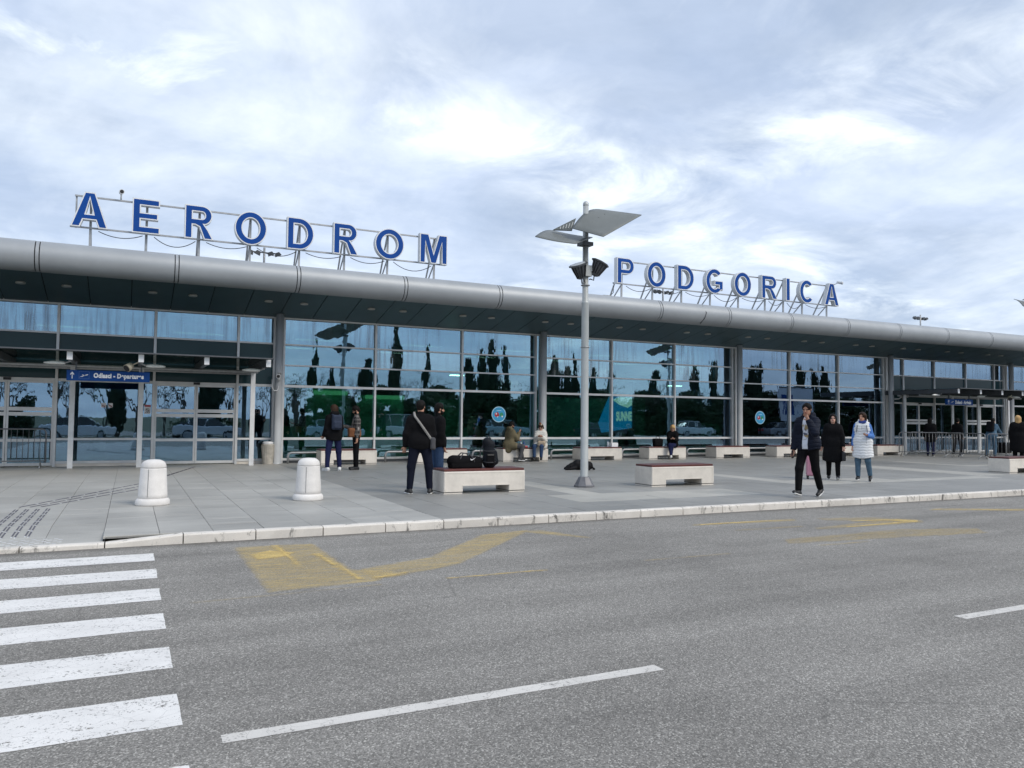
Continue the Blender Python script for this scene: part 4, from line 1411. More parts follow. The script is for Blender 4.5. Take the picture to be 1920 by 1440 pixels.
def lamp_post(dx, label, dy=0.0):
    LX, LYY = 8.93, 14.41
    o = empty('street_lamp', (LX, LYY, 0), label=label, cat='street lamp', group='tall lamps with curved wings')
    MB().lathe([(0.090, 0.22), (0.090, 0.221), (0.086, 0.23), (0.080, 4.02), (0.083, 4.03), (0.083, 4.06), (0.068, 4.07), (0.062, 6.20)], (LX, LYY, 0), 20).build('pole', M_lampgrey, o)
    MB().lathe([(0.062, 0.0), (0.066, 0.012), (0.066, 0.04), (0.058, 0.070), (0.038, 0.098), (0.008, 0.11)], (LX, LYY, 6.20), 18).build('pole_cap', M_lampgrey, o)
    MB().lathe([(0.225, 0.0), (0.225, 0.04), (0.205, 0.06), (0.125, 0.215), (0.098, 0.23)], (LX, LYY, 0), 8, smooth=False, rot=rad(22.5)).build('base', plain('lamp_base_grey', (0.17, 0.17, 0.18), 0.5, 0.2), o)

    def wing(p00, p10, p11, p01, lift, name, nu=10, nv=10, droop=0.0):
        """bilinear sheet; u from the curled inner edge (0) to the free edge (1)"""
        P = [Vector(q) for q in (p00, p10, p11, p01)]
        top, bot = [], []
        for i in range(nu + 1):
            u = i / nu
            for j in range(nv + 1):
                v = j / nv
                q = P[0] * (1 - u) * (1 - v) + P[1] * u * (1 - v) + P[2] * u * v + P[3] * (1 - u) * v
                q = q + Vector((0, 0, lift * sin(pi * v) * (1 - u) ** 1.5 + droop * sin(pi * u)))
                top.append(q + Vector((0, 0, 0.009)))
                bot.append(q - Vector((0, 0, 0.009)))
        vs = bot + top
        n = len(bot)
        fs = []
        for i in range(nu):
            for j in range(nv):
                a = i * (nv + 1) + j
                fs += [(a, a + 1, a + nv + 2, a + nv + 1), (a + n, a + nv + 1 + n, a + nv + 2 + n, a + 1 + n)]
        for i in range(nu):
            for j in (0, nv):
                a, b = i * (nv + 1) + j, (i + 1) * (nv + 1) + j
                fs.append((a, b, b + n, a + n))
        for j in range(nv):
            for i in (0, nu):
                a, b = i * (nv + 1) + j, i * (nv + 1) + j + 1
                fs.append((a, b, b + n, a + n))
        return MB().add(vs, fs, True).build(name, M_wingunder, o, fix=True)

    w1 = wing((8.421, 14.15, 5.587), (8.799, 13.50, 5.310), (10.138, 14.00, 6.060), (9.408, 14.65, 6.250), 0.13, 'upper_wing')
    w2 = wing((7.553, 14.20, 5.315), (8.278, 13.75, 5.152), (9.20, 14.55, 5.56), (8.424, 15.00, 5.722), 0.05, 'lower_wing', droop=-0.02)
    for a, b in ((0.35, 0.3), (0.35, 0.5), (0.35, 0.7), (0.75, 0.35), (0.75, 0.55), (0.75, 0.75)):
        p = Vector((8.421, 14.15, 5.587)).lerp(Vector((8.799, 13.50, 5.310)), a).lerp(Vector((9.408, 14.65, 6.280)).lerp(Vector((10.138, 14.0, 6.060)), a), b)
        MB().lathe([(0.014, 0.0), (0.014, 0.014)], (p.x, p.y, p.z - 0.018 + 0.13 * sin(pi * b) * (1 - a) ** 1.5), 8).build('bolt', M_black, w1)
    sa, sb, sc_ = Vector((8.21, 14.60, 5.62)), Vector((8.64, 14.35, 5.87)), Vector((8.54, 14.35, 5.59))
    sp = MB()
    n_ = Vector((0.02, 0.035, 0))
    sp.add([sa - n_, sb - n_, sc_ - n_, sa + n_, sb + n_, sc_ + n_], [(0, 1, 2), (5, 4, 3), (0, 3, 4, 1), (1, 4, 5, 2), (2, 5, 3, 0)])
    sp.build('spine_plate', M_wingunder, o, fix=True)
    for k in range(5):
        t_ = 0.35 + k * 0.14
        hi_, lo_ = sa.lerp(sb, t_), sa.lerp(sc_, t_)
        MB().bar(lo_.lerp(hi_, 0.2) - n_ * 1.1, lo_.lerp(hi_, 0.72) - n_ * 1.1, 0.022, 0.01, (0, 1, 0)).build('slot', M_lampgrey, o)
    MB().box(LX - 0.16, LX + 0.12, LYY - 0.13, LYY + 0.10, 5.30, 5.38).build('bracket', M_darksteel, o)
    MB().box(LX - 0.10, LX + 0.10, LYY - 0.12, LYY + 0.12, 4.62, 4.86).build('floodlight_bracket', M_lampgrey, o)
    for sx in (-1, 1):
        # bowl-shaped floodlight opening upwards and outwards
        ax_ = Vector((sx * 0.42, -0.22, 1)).normalized()
        e1 = Vector((1, 0, 0))
        e1 = (e1 - ax_ * e1.dot(ax_)).normalized()
        e2 = ax_.cross(e1)
        c0 = Vector((LX + sx * 0.17, LYY - 0.10, 4.56 + (0.10 if sx > 0 else 0.0)))
        rings = [(-0.02, 0.05), (0.0, 0.085), (0.16, 0.135), (0.28, 0.165), (0.285, 0.20), (0.315, 0.20)]
        n = 8
        vs = [c0 + ax_ * h_ + (e1 * cos(2 * pi * (k + .5) / n) * 1.08 + e2 * sin(2 * pi * (k + .5) / n) * 0.9) * r_ for h_, r_ in rings for k in range(n)]
        fs = [(i * n + k, i * n + (k + 1) % n, (i + 1) * n + (k + 1) % n, (i + 1) * n + k) for i in range(len(rings) - 1) for k in range(n)]
        fs += [tuple(range(n)), tuple((len(rings) - 1) * n + k for k in range(n))]
        f = MB().add(vs, fs).build('floodlight', M_darksteel, o, fix=True)
        ln = [c0 + ax_ * 0.318 + (e1 * cos(2 * pi * k / 16) * 1.05 + e2 * sin(2 * pi * k / 16) * 0.85) * 0.165 for k in range(16)]
        ln += [v + ax_ * 0.006 for v in ln]
        MB().add(ln, [tuple(range(16)), tuple(range(31, 15, -1))] + [(k, (k + 1) % 16, 16 + (k + 1) % 16, 16 + k) for k in range(16)]).build('lens', M_glasslamp, f, fix=True)
        fins = MB()
        for k in range(7):
            a_ = pi * (1.05 + k * 0.15)
            d_ = e1 * cos(a_) * 1.08 + e2 * sin(a_) * 0.9
            fins.bar(c0 + d_ * 0.095 + ax_ * 0.02, c0 + d_ * 0.165 + ax_ * 0.27, 0.010, 0.03)
        fins.build('cooling_fins', M_black, f)
        MB().bar(c0 + ax_ * 0.12 - e1 * sx * 0.10, Vector((LX, LYY - 0.05, 4.72)), 0.06, 0.10).build('arm', M_lampgrey, o)
        MB().tube([c0 - ax_ * 0.01, c0 + Vector((-sx * 0.02, 0, -0.12)), c0 + Vector((-sx * 0.10, 0, -0.10)), (LX + sx * 0.07, LYY - 0.05, 4.56)], 0.013, 6).build('cable', M_black, o)
    for z in (4.42, 3.05):
        MB().lathe([(0.099, 0.0), (0.099, 0.02)], (LX, LYY, z), 18).build('collar', M_steel, o)
    o.location.x += dx
    o.location.y += dy
    return o


lamp_post(0.0, 'tall grey lamp post with two curved metal wings between the stone benches')
lamp_post(18.42, 'tall lamp post with curved wings just beyond the right edge of the photograph', 0.75)
lamp_post(37.3, 'farthest lamp post with curved wings, seen only reflected in the glass')

# ------------------------------------------------------------------ stone benches
BL, BD, BH = 1.76, 0.64, 0.43


def bench(x, y, label, group='stone benches with wooden tops'):
    o = empty('stone_bench', (x, y, 0), label=label, cat='bench', group=group)
    c = 0.11
    n0, n1, h = 0.40, BL - 0.36, 0.115
    prof = [(0, 0.032), (n0, 0.032), (n0, h + 0.032), (n1, h + 0.032), (n1, 0.032), (BL, 0.032), (BL, BH), (0, BH)]
    body = MB().prism(prof, 0, BD)
    body.build('block', M_bench, o, local=True, fix=True, bevel=0.010)
    # raised border round the front and a plinth step
    e = 0.035
    fr = MB()
    for q in ((0.012, BL - 0.012, BH - e, BH - 0.012), ):
        fr.box(q[0], q[1], -0.006, 0.004, q[2], q[3])
    for xx in (0.012, BL - 0.012 - e):
        fr.box(xx, xx + e, -0.006, 0.004, 0.07, BH - e - 0.001)
    fr.box(n0 - e * 0.5, n1 + e * 0.5, -0.006, 0.004, h + 0.034, h + 0.034 + e * 0.8)
    fr.build('border', M_bench, o, local=True)
    for a, b in ((0.0, n0), (n1, BL)):
        MB().box(a + 0.004, b - 0.004, 0.004, BD - 0.004, 0.026, 0.0335).build('shadow_gap', M_gap, o, local=True)
    for a, b in ((0.0, n0), (n1, BL)):
        MB().box(a + 0.008, b - 0.008, 0.008, BD - 0.008, 0.0, 0.028).build('foot', M_bench, o, local=True)
    for k in range(5):
        a = 0.015 + k * (BD - 0.03) / 5
        m = MB().box(0.012, BL - 0.012, a + 0.004, a + (BD - 0.03) / 5 - 0.004, BH + 0.002, BH + 0.047)
        m.build('plank', M_wood, o, local=True, bevel=0.006)
    return o


bench(5.46, 13.92, 'stone bench with duffel bag and backpack on its wooden top')
bench(10.36, 13.90, 'empty stone bench right of the lamp post, nearest the kerb')
bench(23.45, 13.97, 'stone bench cut off by the right edge of the photograph')
BY = 23.72
for k, (x, lb) in enumerate(((5.27, 'stone bench by the glass behind the man in the plaid shirt'), (8.37, 'stone bench by the glass partly hidden behind the two men in black'),
                             (11.45, 'stone bench by the glass with a man and a woman sitting on it'), (14.58, 'stone bench by the glass behind the lamp post with a white box on top'),
                             (17.55, 'stone bench by the glass with the blonde woman sitting on it'), (20.80, 'empty stone bench by the glass right of the blonde woman'),
                             (24.02, 'stone bench by the glass with a dark stain, behind the walking man'), (27.15, 'stone bench by the glass behind the woman in the white vest'),
                             (30.10, 'stone bench by the glass left of the crowd barriers'))):
    bench(x, BY, lb)

# ------------------------------------------------------------------ bollards, bin
bo = None
for x, y, lb in ((0.38, 13.98, 'white concrete bollard in front of the departures doors, left one'), (2.87, 13.86, 'white concrete bollard right of the departures doors')):
    o = empty('bollard', (x, y, 0), label=lb, cat='bollard', group='white concrete bollards')
    MB().lathe([(0.255, 0.0), (0.262, 0.02), (0.260, 0.075), (0.236, 0.105), (0.222, 0.115)], (x, y, 0), 32).build('base', M_bollard, o)
    MB().lathe([(0.226, 0.10), (0.220, 0.18), (0.196, 0.585), (0.194, 0.60)], (x, y, 0), 32).build('shaft', M_bollard, o)
    MB().bar((x - 0.085, y - 0.205, 0.14), (x - 0.075, y - 0.181, 0.59), 0.004, 0.012).build('mould_seam', M_joint, o)
    MB().lathe([(0.194, 0.595), (0.193, 0.63), (0.182, 0.675), (0.150, 0.712), (0.095, 0.735), (0.01, 0.742)], (x, y, 0), 32).build('cap', M_bollard, o)

o = empty('litter_bin', (3.86, 24.72, 0), label='beige ribbed litter bin beside the first column', cat='litter bin')
MB().lathe([(0.155, 0.0), (0.160, 0.02), (0.150, 0.05), (0.19, 0.58), (0.20, 0.60), (0.165, 0.61)], (3.86, 24.72, 0), 24).build('shell', M_bin, o)
rb = MB()
for k in range(20):
    t = 2 * pi * k / 20
    rb.bar((3.86 + 0.152 * cos(t), 24.72 + 0.152 * sin(t), 0.06), (3.86 + 0.190 * cos(t), 24.72 + 0.190 * sin(t), 0.57), 0.022, 0.016)
rb.build('ribs', M_bin, o)
MB().lathe([(0.15, 0.0), (0.17, 0.05), (0.13, 0.09), (0.02, 0.10)], (3.86, 24.72, 0.60), 18).build('ash_tray', M_white_steel, o)

# ------------------------------------------------------------------ crowd barriers


def barrier(x0, y0, x1, y1, label, hoop_end=True):
    o = empty('crowd_barrier', (x0, y0, 0), label=label, cat='barrier', group='steel crowd barriers')
    a, b = Vector((x0, y0, 0)), Vector((x1, y1, 0))
    d = (b - a).normalized()
    n = Vector((-d.y, d.x, 0))
    U = Vector((0, 0, 1))
    r = 0.09
    pts = [a + U * 0.16, a + U * (1.06 - r), a + d * 0.03 + U * (1.06 - 0.03), a + d * r + U * 1.06, b - d * r + U * 1.06, b - d * 0.03 + U * (1.06 - 0.03), b + U * (1.06 - r), b + U * 0.16]
    MB().tube(pts, 0.019, 8).build('frame', M_barrier, o)
    MB().tube([a + U * 0.20, b + U * 0.20], 0.016, 8).build('bottom_rail', M_barrier, o)
    L = (b - a).length
    nb_ = max(4, int(L / 0.13))
    for k in range(1, nb_):
        p = a + d * (L * k / nb_)
        MB().tube([p + U * 0.20, p + U * 1.05], 0.008, 6).build('upright', M_barrier, o)
    for q in (a + d * 0.12, b - d * 0.12):
        MB().tube([q - n * 0.26 + U * 0.0, q - n * 0.20 + U * 0.07, q - n * 0.05 + U * 0.16, q + n * 0.05 + U * 0.16, q + n * 0.20 + U * 0.07, q + n * 0.26], 0.016, 8).build('foot', M_steel, o)
    return o


barrier(-4.30, 24.45, -2.02, 24.50, 'steel crowd barrier in front of the left departures door')
barrier(30.6, 23.0, 32.55, 21.35, 'steel crowd barrier nearest the last stone bench')
barrier(31.75, 21.6, 31.70, 19.85, 'steel crowd barrier in the middle of the arrivals queue')
barrier(31.6, 19.7, 33.6, 18.0, 'steel crowd barrier beside the woman with blonde hair')
barrier(32.6, 23.9, 34.8, 23.9, 'steel crowd barrier close to the arrivals doors')

# ------------------------------------------------------------------ smooth bodies: distance fields meshed with surface nets
A3 = lambda p: np.array(p, dtype=np.float32)


class SDF:
    def __init__(s, k=0.03):
        s.k = k
        s.p = []

    def cap(s, a, b, r0, r1=None, k=None, flat=None, op=1):
        """rounded cone a-b; flat = (axis, factor) squeezes it along that axis"""
        r1 = r0 if r1 is None else r1
        s.p.append(('c', A3(a), A3(b), r0, r1, s.k if k is None else k, flat, op))
        return s

    def box(s, c, half, r=0.02, axes=None, k=None, op=1):
        axes = np.eye(3, dtype=np.float32) if axes is None else np.array(axes, dtype=np.float32)
        s.p.append(('b', A3(c), A3(half), r, axes, s.k if k is None else k, None, op))
        return s

    def bounds(s):
        lo, hi = np.full(3, 1e9), np.full(3, -1e9)
        for p in s.p:
            if p[-1] < 0:
                continue
            if p[0] == 'c':
                r = max(p[3], p[4]) * (max(1.0, p[6][1]) if p[6] else 1.0)
                for q in (p[1], p[2]):
                    lo, hi = np.minimum(lo, q - r), np.maximum(hi, q + r)
            else:
                r = np.linalg.norm(p[2])
                lo, hi = np.minimum(lo, p[1] - r), np.maximum(hi, p[1] + r)
        return lo, hi

    def net(s, v):
        lo, hi = s.bounds()
        lo, hi = lo - 0.03 - 2 * v, hi + 0.03 + 2 * v
        n = np.ceil((hi - lo) / v).astype(int) + 1
        F = np.full(n, 0.5, dtype=np.float32)
        ax = [(lo[i] + v * np.arange(n[i])).astype(np.float32) for i in range(3)]
        for p in s.p:
            k = max(p[5], 1e-4)
            mg = k + 3 * v
            if p[0] == 'c':
                r = max(p[3], p[4]) * (max(1.0, p[6][1]) if p[6] else 1.0) + mg
                a, b = np.minimum(p[1], p[2]) - r, np.maximum(p[1], p[2]) + r
            else:
                r = np.linalg.norm(p[2]) + mg
                a, b = p[1] - r, p[1] + r
            i0 = np.clip(np.floor((a - lo) / v).astype(int), 0, n)
            i1 = np.clip(np.ceil((b - lo) / v).astype(int) + 1, 0, n)
            if (i1 <= i0).any():
                continue
            X = ax[0][i0[0]:i1[0], None, None]
            Y = ax[1][None, i0[1]:i1[1], None]
            Z = ax[2][None, None, i0[2]:i1[2]]
            if p[0] == 'c':
                A, B = p[1], p[2]
                x, y, z = X - A[0], Y - A[1], Z - A[2]
                ab = B - A
                kf = 1.0
                if p[6]:
                    axis = A3(p[6][0])
                    axis = axis / np.linalg.norm(axis)
                    f = p[6][1]
                    t = (x * axis[0] + y * axis[1] + z * axis[2]) * (1 / f - 1)
                    x, y, z = x + t * axis[0], y + t * axis[1], z + t * axis[2]
                    ab = ab + axis * (ab @ axis) * (1 / f - 1)
                    kf = min(1.0, f)
                L2 = max(float(ab @ ab), 1e-8)
                t = np.clip((x * ab[0] + y * ab[1] + z * ab[2]) / L2, 0, 1)
                d = np.sqrt((x - t * ab[0]) ** 2 + (y - t * ab[1]) ** 2 + (z - t * ab[2]) ** 2) - (p[3] + (p[4] - p[3]) * t)
                d = d * kf
            else:
                x, y, z = X - p[1][0], Y - p[1][1], Z - p[1][2]
                q = [np.abs(x * p[4][i][0] + y * p[4][i][1] + z * p[4][i][2]) - (p[2][i] - p[3]) for i in range(3)]
                d = np.sqrt(sum(np.maximum(e, 0) ** 2 for e in q)) + np.minimum(np.maximum(np.maximum(q[0], q[1]), q[2]), 0) - p[3]
            sl = tuple(slice(i0[i], i1[i]) for i in range(3))
            G = F[sl]
            if p[7] > 0:
                h = np.clip(0.5 + 0.5 * (G - d) / k, 0, 1)
                F[sl] = G * (1 - h) + d * h - k * h * (1 - h)
            else:
                F[sl] = np.maximum(G, -d)
        return surface_net(F, lo, v)


EDG = [((0, 0, 0), (1, 0, 0)), ((0, 1, 0), (1, 1, 0)), ((0, 0, 1), (1, 0, 1)), ((0, 1, 1), (1, 1, 1)),
       ((0, 0, 0), (0, 1, 0)), ((1, 0, 0), (1, 1, 0)), ((0, 0, 1), (0, 1, 1)), ((1, 0, 1), (1, 1, 1)),
       ((0, 0, 0), (0, 0, 1)), ((1, 0, 0), (1, 0, 1)), ((0, 1, 0), (0, 1, 1)), ((1, 1, 0), (1, 1, 1))]


def surface_net(F, lo, v):
    n = F.shape
    C = lambda o: F[o[0]:n[0] - 1 + o[0], o[1]:n[1] - 1 + o[1], o[2]:n[2] - 1 + o[2]]
    neg = sum((C((i, j, k)) < 0).astype(np.int8) for i in (0, 1) for j in (0, 1) for k in (0, 1))
    act = (neg > 0) & (neg < 8)
    idx = np.full(act.shape, -1, dtype=np.int64)
    ii = np.argwhere(act)
    idx[act] = np.arange(len(ii))
    acc, cnt = np.zeros((len(ii), 3)), np.zeros(len(ii))
    for a, b in EDG:
        fa, fb = C(a)[act], C(b)[act]
        m = (fa < 0) != (fb < 0)
        t = np.where(m, fa / np.where(m, fa - fb, 1), 0)
        P = np.array(a) + np.outer(t, np.array(b) - np.array(a))
        acc[m] += P[m]
        cnt[m] += 1
    V = lo + v * (ii + acc / cnt[:, None])
    faces = []
    for d in range(3):
        e1, e2 = (d + 1) % 3, (d + 2) % 3
        s0 = [slice(None)] * 3
        s1 = [slice(None)] * 3
        s0[d], s1[d] = slice(0, n[d] - 1), slice(1, n[d])
        f0, f1 = F[tuple(s0)], F[tuple(s1)]
        ch = np.argwhere((f0 < 0) != (f1 < 0))
        ok = (ch[:, e1] > 0) & (ch[:, e2] > 0) & (ch[:, e1] < n[e1] - 1) & (ch[:, e2] < n[e2] - 1)
        ch = ch[ok]
        q = []
        for o1, o2 in ((-1, -1), (0, -1), (0, 0), (-1, 0)):
            c = ch.copy()
            c[:, e1] += o1
            c[:, e2] += o2
            q.append(idx[c[:, 0], c[:, 1], c[:, 2]])
        q = np.stack(q, 1)
        inside = f0[ch[:, 0], ch[:, 1], ch[:, 2]] < 0
        q[~inside] = q[~inside][:, ::-1]
        faces.append(q)
    return V, np.concatenate(faces)


def np_mesh(name, V, Q, mat):
    me = bpy.data.meshes.new(name)
    me.vertices.add(len(V))
    me.vertices.foreach_set('co', np.asarray(V, dtype=np.float32).ravel())
    me.loops.add(len(Q) * 4)
    me.loops.foreach_set('vertex_index', np.asarray(Q, dtype=np.int32).ravel())
    me.polygons.add(len(Q))
    me.polygons.foreach_set('loop_start', np.arange(len(Q), dtype=np.int32) * 4)
    me.polygons.foreach_set('use_smooth', np.ones(len(Q), dtype=bool))
    me.update(calc_edges=True)
    me.materials.append(mat)
    return me


def relax(V, Q, it=2):
    for _ in range(it):
        acc, cnt = np.zeros_like(V), np.zeros(len(V))
        for a in range(4):
            for b in (1, 3):
                np.add.at(acc, Q[:, a], V[Q[:, (a + b) % 4]])
                np.add.at(cnt, Q[:, a], 1)
        V = V * 0.4 + 0.6 * acc / np.maximum(cnt, 1)[:, None]
    return V


def wrinkle(V, amp, seed, quilt=None):
    """cloth folds: displace by a few crossing waves; quilt = (pitch, depth) adds stitched rows"""
    r = np.random.RandomState(seed)
    h = np.zeros(len(V))
    for f in (9, 16, 27, 44):
        for _ in range(3):
            d = r.normal(size=3)
            d[2] *= 1.7
            d /= np.linalg.norm(d)
            h += np.sin(V @ d * f + r.uniform(0, 6) + 1.6 * np.sin(V @ r.normal(size=3) * f * 0.35)) / f * 9
    h /= 3.2
    c = V.mean(0)
    N = V - c
    N[:, 2] *= 0.15
    N /= np.maximum(np.linalg.norm(N, axis=1), 1e-6)[:, None]
    out = V + N * (h * amp)[:, None]
    if quilt:
        out = out + N * (-quilt[1] * np.exp(-((np.mod(V[:, 2] + 0.006 * np.sin(V[:, 0] * 40), quilt[0]) - quilt[0] / 2) / 0.009) ** 2))[:, None]
    return out


def sdf_part(name, sd, mat, parent, v=0.012, amp=0.0, seed=1, quilt=None, it=1):
    V, Q = sd.net(v)
    V = relax(V, Q, it)
    if amp or quilt:
        V = wrinkle(V, amp, seed, quilt)
    o = bpy.data.objects.new(name, np_mesh(name, V, Q, mat))
    return link(o, parent)


# ------------------------------------------------------------------ people
def skin(c):
    return plain('skin_%02d%02d%02d' % tuple(int(x * 99) for x in c), c, 0.5, 0, 0.10, 20, spec=0.4)


SK1, SK2, SK3 = skin((0.50, 0.27, 0.18)), skin((0.40, 0.21, 0.14)), skin((0.58, 0.34, 0.25))
M_eye = plain('eye_dark', (0.02, 0.015, 0.012), 0.2)
M_lip = plain('lip', (0.33, 0.10, 0.09), 0.45)
H_black = fabric('hair_black', (0.007, 0.006, 0.005), 0.6, 0.3, 120)
H_brown = fabric('hair_brown', (0.032, 0.017, 0.010), 0.5, 0.35, 120)
H_blonde = fabric('hair_blonde', (0.48, 0.31, 0.14), 0.5, 0.35, 120)
F_black = fabric('black_cloth', (0.006, 0.006, 0.007))
F_navy = fabric('navy_nylon', (0.008, 0.011, 0.022), 0.6)
F_dnavy = fabric('dark_navy_jersey', (0.008, 0.010, 0.020))
F_denim = fabric('blue_denim', (0.035, 0.065, 0.13))
F_ddenim = fabric('dark_denim', (0.016, 0.020, 0.062))
F_ldenim = fabric('washed_denim', (0.08, 0.14, 0.20))
F_olive = fabric('olive_parka', (0.135, 0.115, 0.070))
F_white = fabric('white_nylon', (0.72, 0.73, 0.73), 0.55, 0.06)
F_cream = fabric('cream_nylon', (0.66, 0.64, 0.58), 0.6, 0.08)
F_grey = fabric('grey_cloth', (0.075, 0.075, 0.080))
F_lgrey = fabric('light_grey_strap', (0.28, 0.27, 0.25))
F_blue = fabric('blue_knit', (0.085, 0.20, 0.50))
F_beige = fabric('beige_knit', (0.42, 0.34, 0.25))
F_brown = fabric('brown_leather', (0.20, 0.085, 0.04), 0.5)
F_tee = None
M_shoew = plain('white_shoe', (0.72, 0.72, 0.70), 0.5)
M_shoeb = plain('black_shoe', (0.014, 0.014, 0.015), 0.5)


def plaid():
    m = bpy.data.materials.new('plaid_cloth')
    nt = NT(m)
    o = nt.obj()
    sx = nt.n('ShaderNodeSeparateXYZ', {0: o})
    c = (0.030, 0.028, 0.028)
    col = None
    for i, (axis, f, ph) in enumerate(((0, 9.0, 0.2), (1, 9.0, 0.1), (2, 10.0, 0.3))):
        t = nt.math('FRACT', nt.math('ADD', nt.math('MULTIPLY', sx.outputs[axis], f), ph))
        line = nt.ramp(t, [(0.0, 1.0), (0.09, 1.0), (0.10, 0.0), (0.30, 0.0), (0.31, 0.5), (0.36, 0.5), (0.37, 0.0)])
        if axis == 1:
            line = nt.math('MULTIPLY', line, 0.5)
        col = nt.mix(nt.math('MULTIPLY', line, 0.85), c if col is None else col, (0.36, 0.34, 0.31))
    b = nt.n('ShaderNodeBsdfPrincipled', {'Base Color': col, 'Roughness': 0.85, 'Specular IOR Level': 0.2})
    nt.finish(b.outputs[0])
    return m


def tee():
    m = bpy.data.materials.new('printed_white_tshirt')
    nt = NT(m)
    o = nt.obj()
    z = nt.n('ShaderNodeSeparateXYZ', {0: o}).outputs[2]
    band = nt.ramp(z, [(0.0, 0.0), (0.98, 0.0)])
    n = nt.ramp(nt.noise(o, 16, 4, 0.6), [(0.46, 0.0), (0.52, 1.0)])
    k = nt.n('ShaderNodeMapRange', {0: z, 1: 1.05, 2: 1.12, 3: 0.0, 4: 1.0}).outputs[0]
    k2 = nt.n('ShaderNodeMapRange', {0: z, 1: 1.34, 2: 1.38, 3: 1.0, 4: 0.0}).outputs[0]
    kk = nt.math('MULTIPLY', nt.math('MULTIPLY', k, k2), n)
    pc = nt.ramp(nt.noise(o, 7, 2), [(0.45, (0.08, 0.09, 0.14)), (0.55, (0.32, 0.24, 0.12))])
    c = nt.mix(kk, (0.62, 0.65, 0.72), pc)
    b = nt.n('ShaderNodeBsdfPrincipled', {'Base Color': c, 'Roughness': 0.85})
    nt.finish(b.outputs[0])
    return m


F_plaid, F_tee = plaid(), tee()
V3 = lambda *a: np.array(a, dtype=np.float64)


def nrm(v):
    v = np.array(v, dtype=np.float64)
    return v / np.linalg.norm(v)


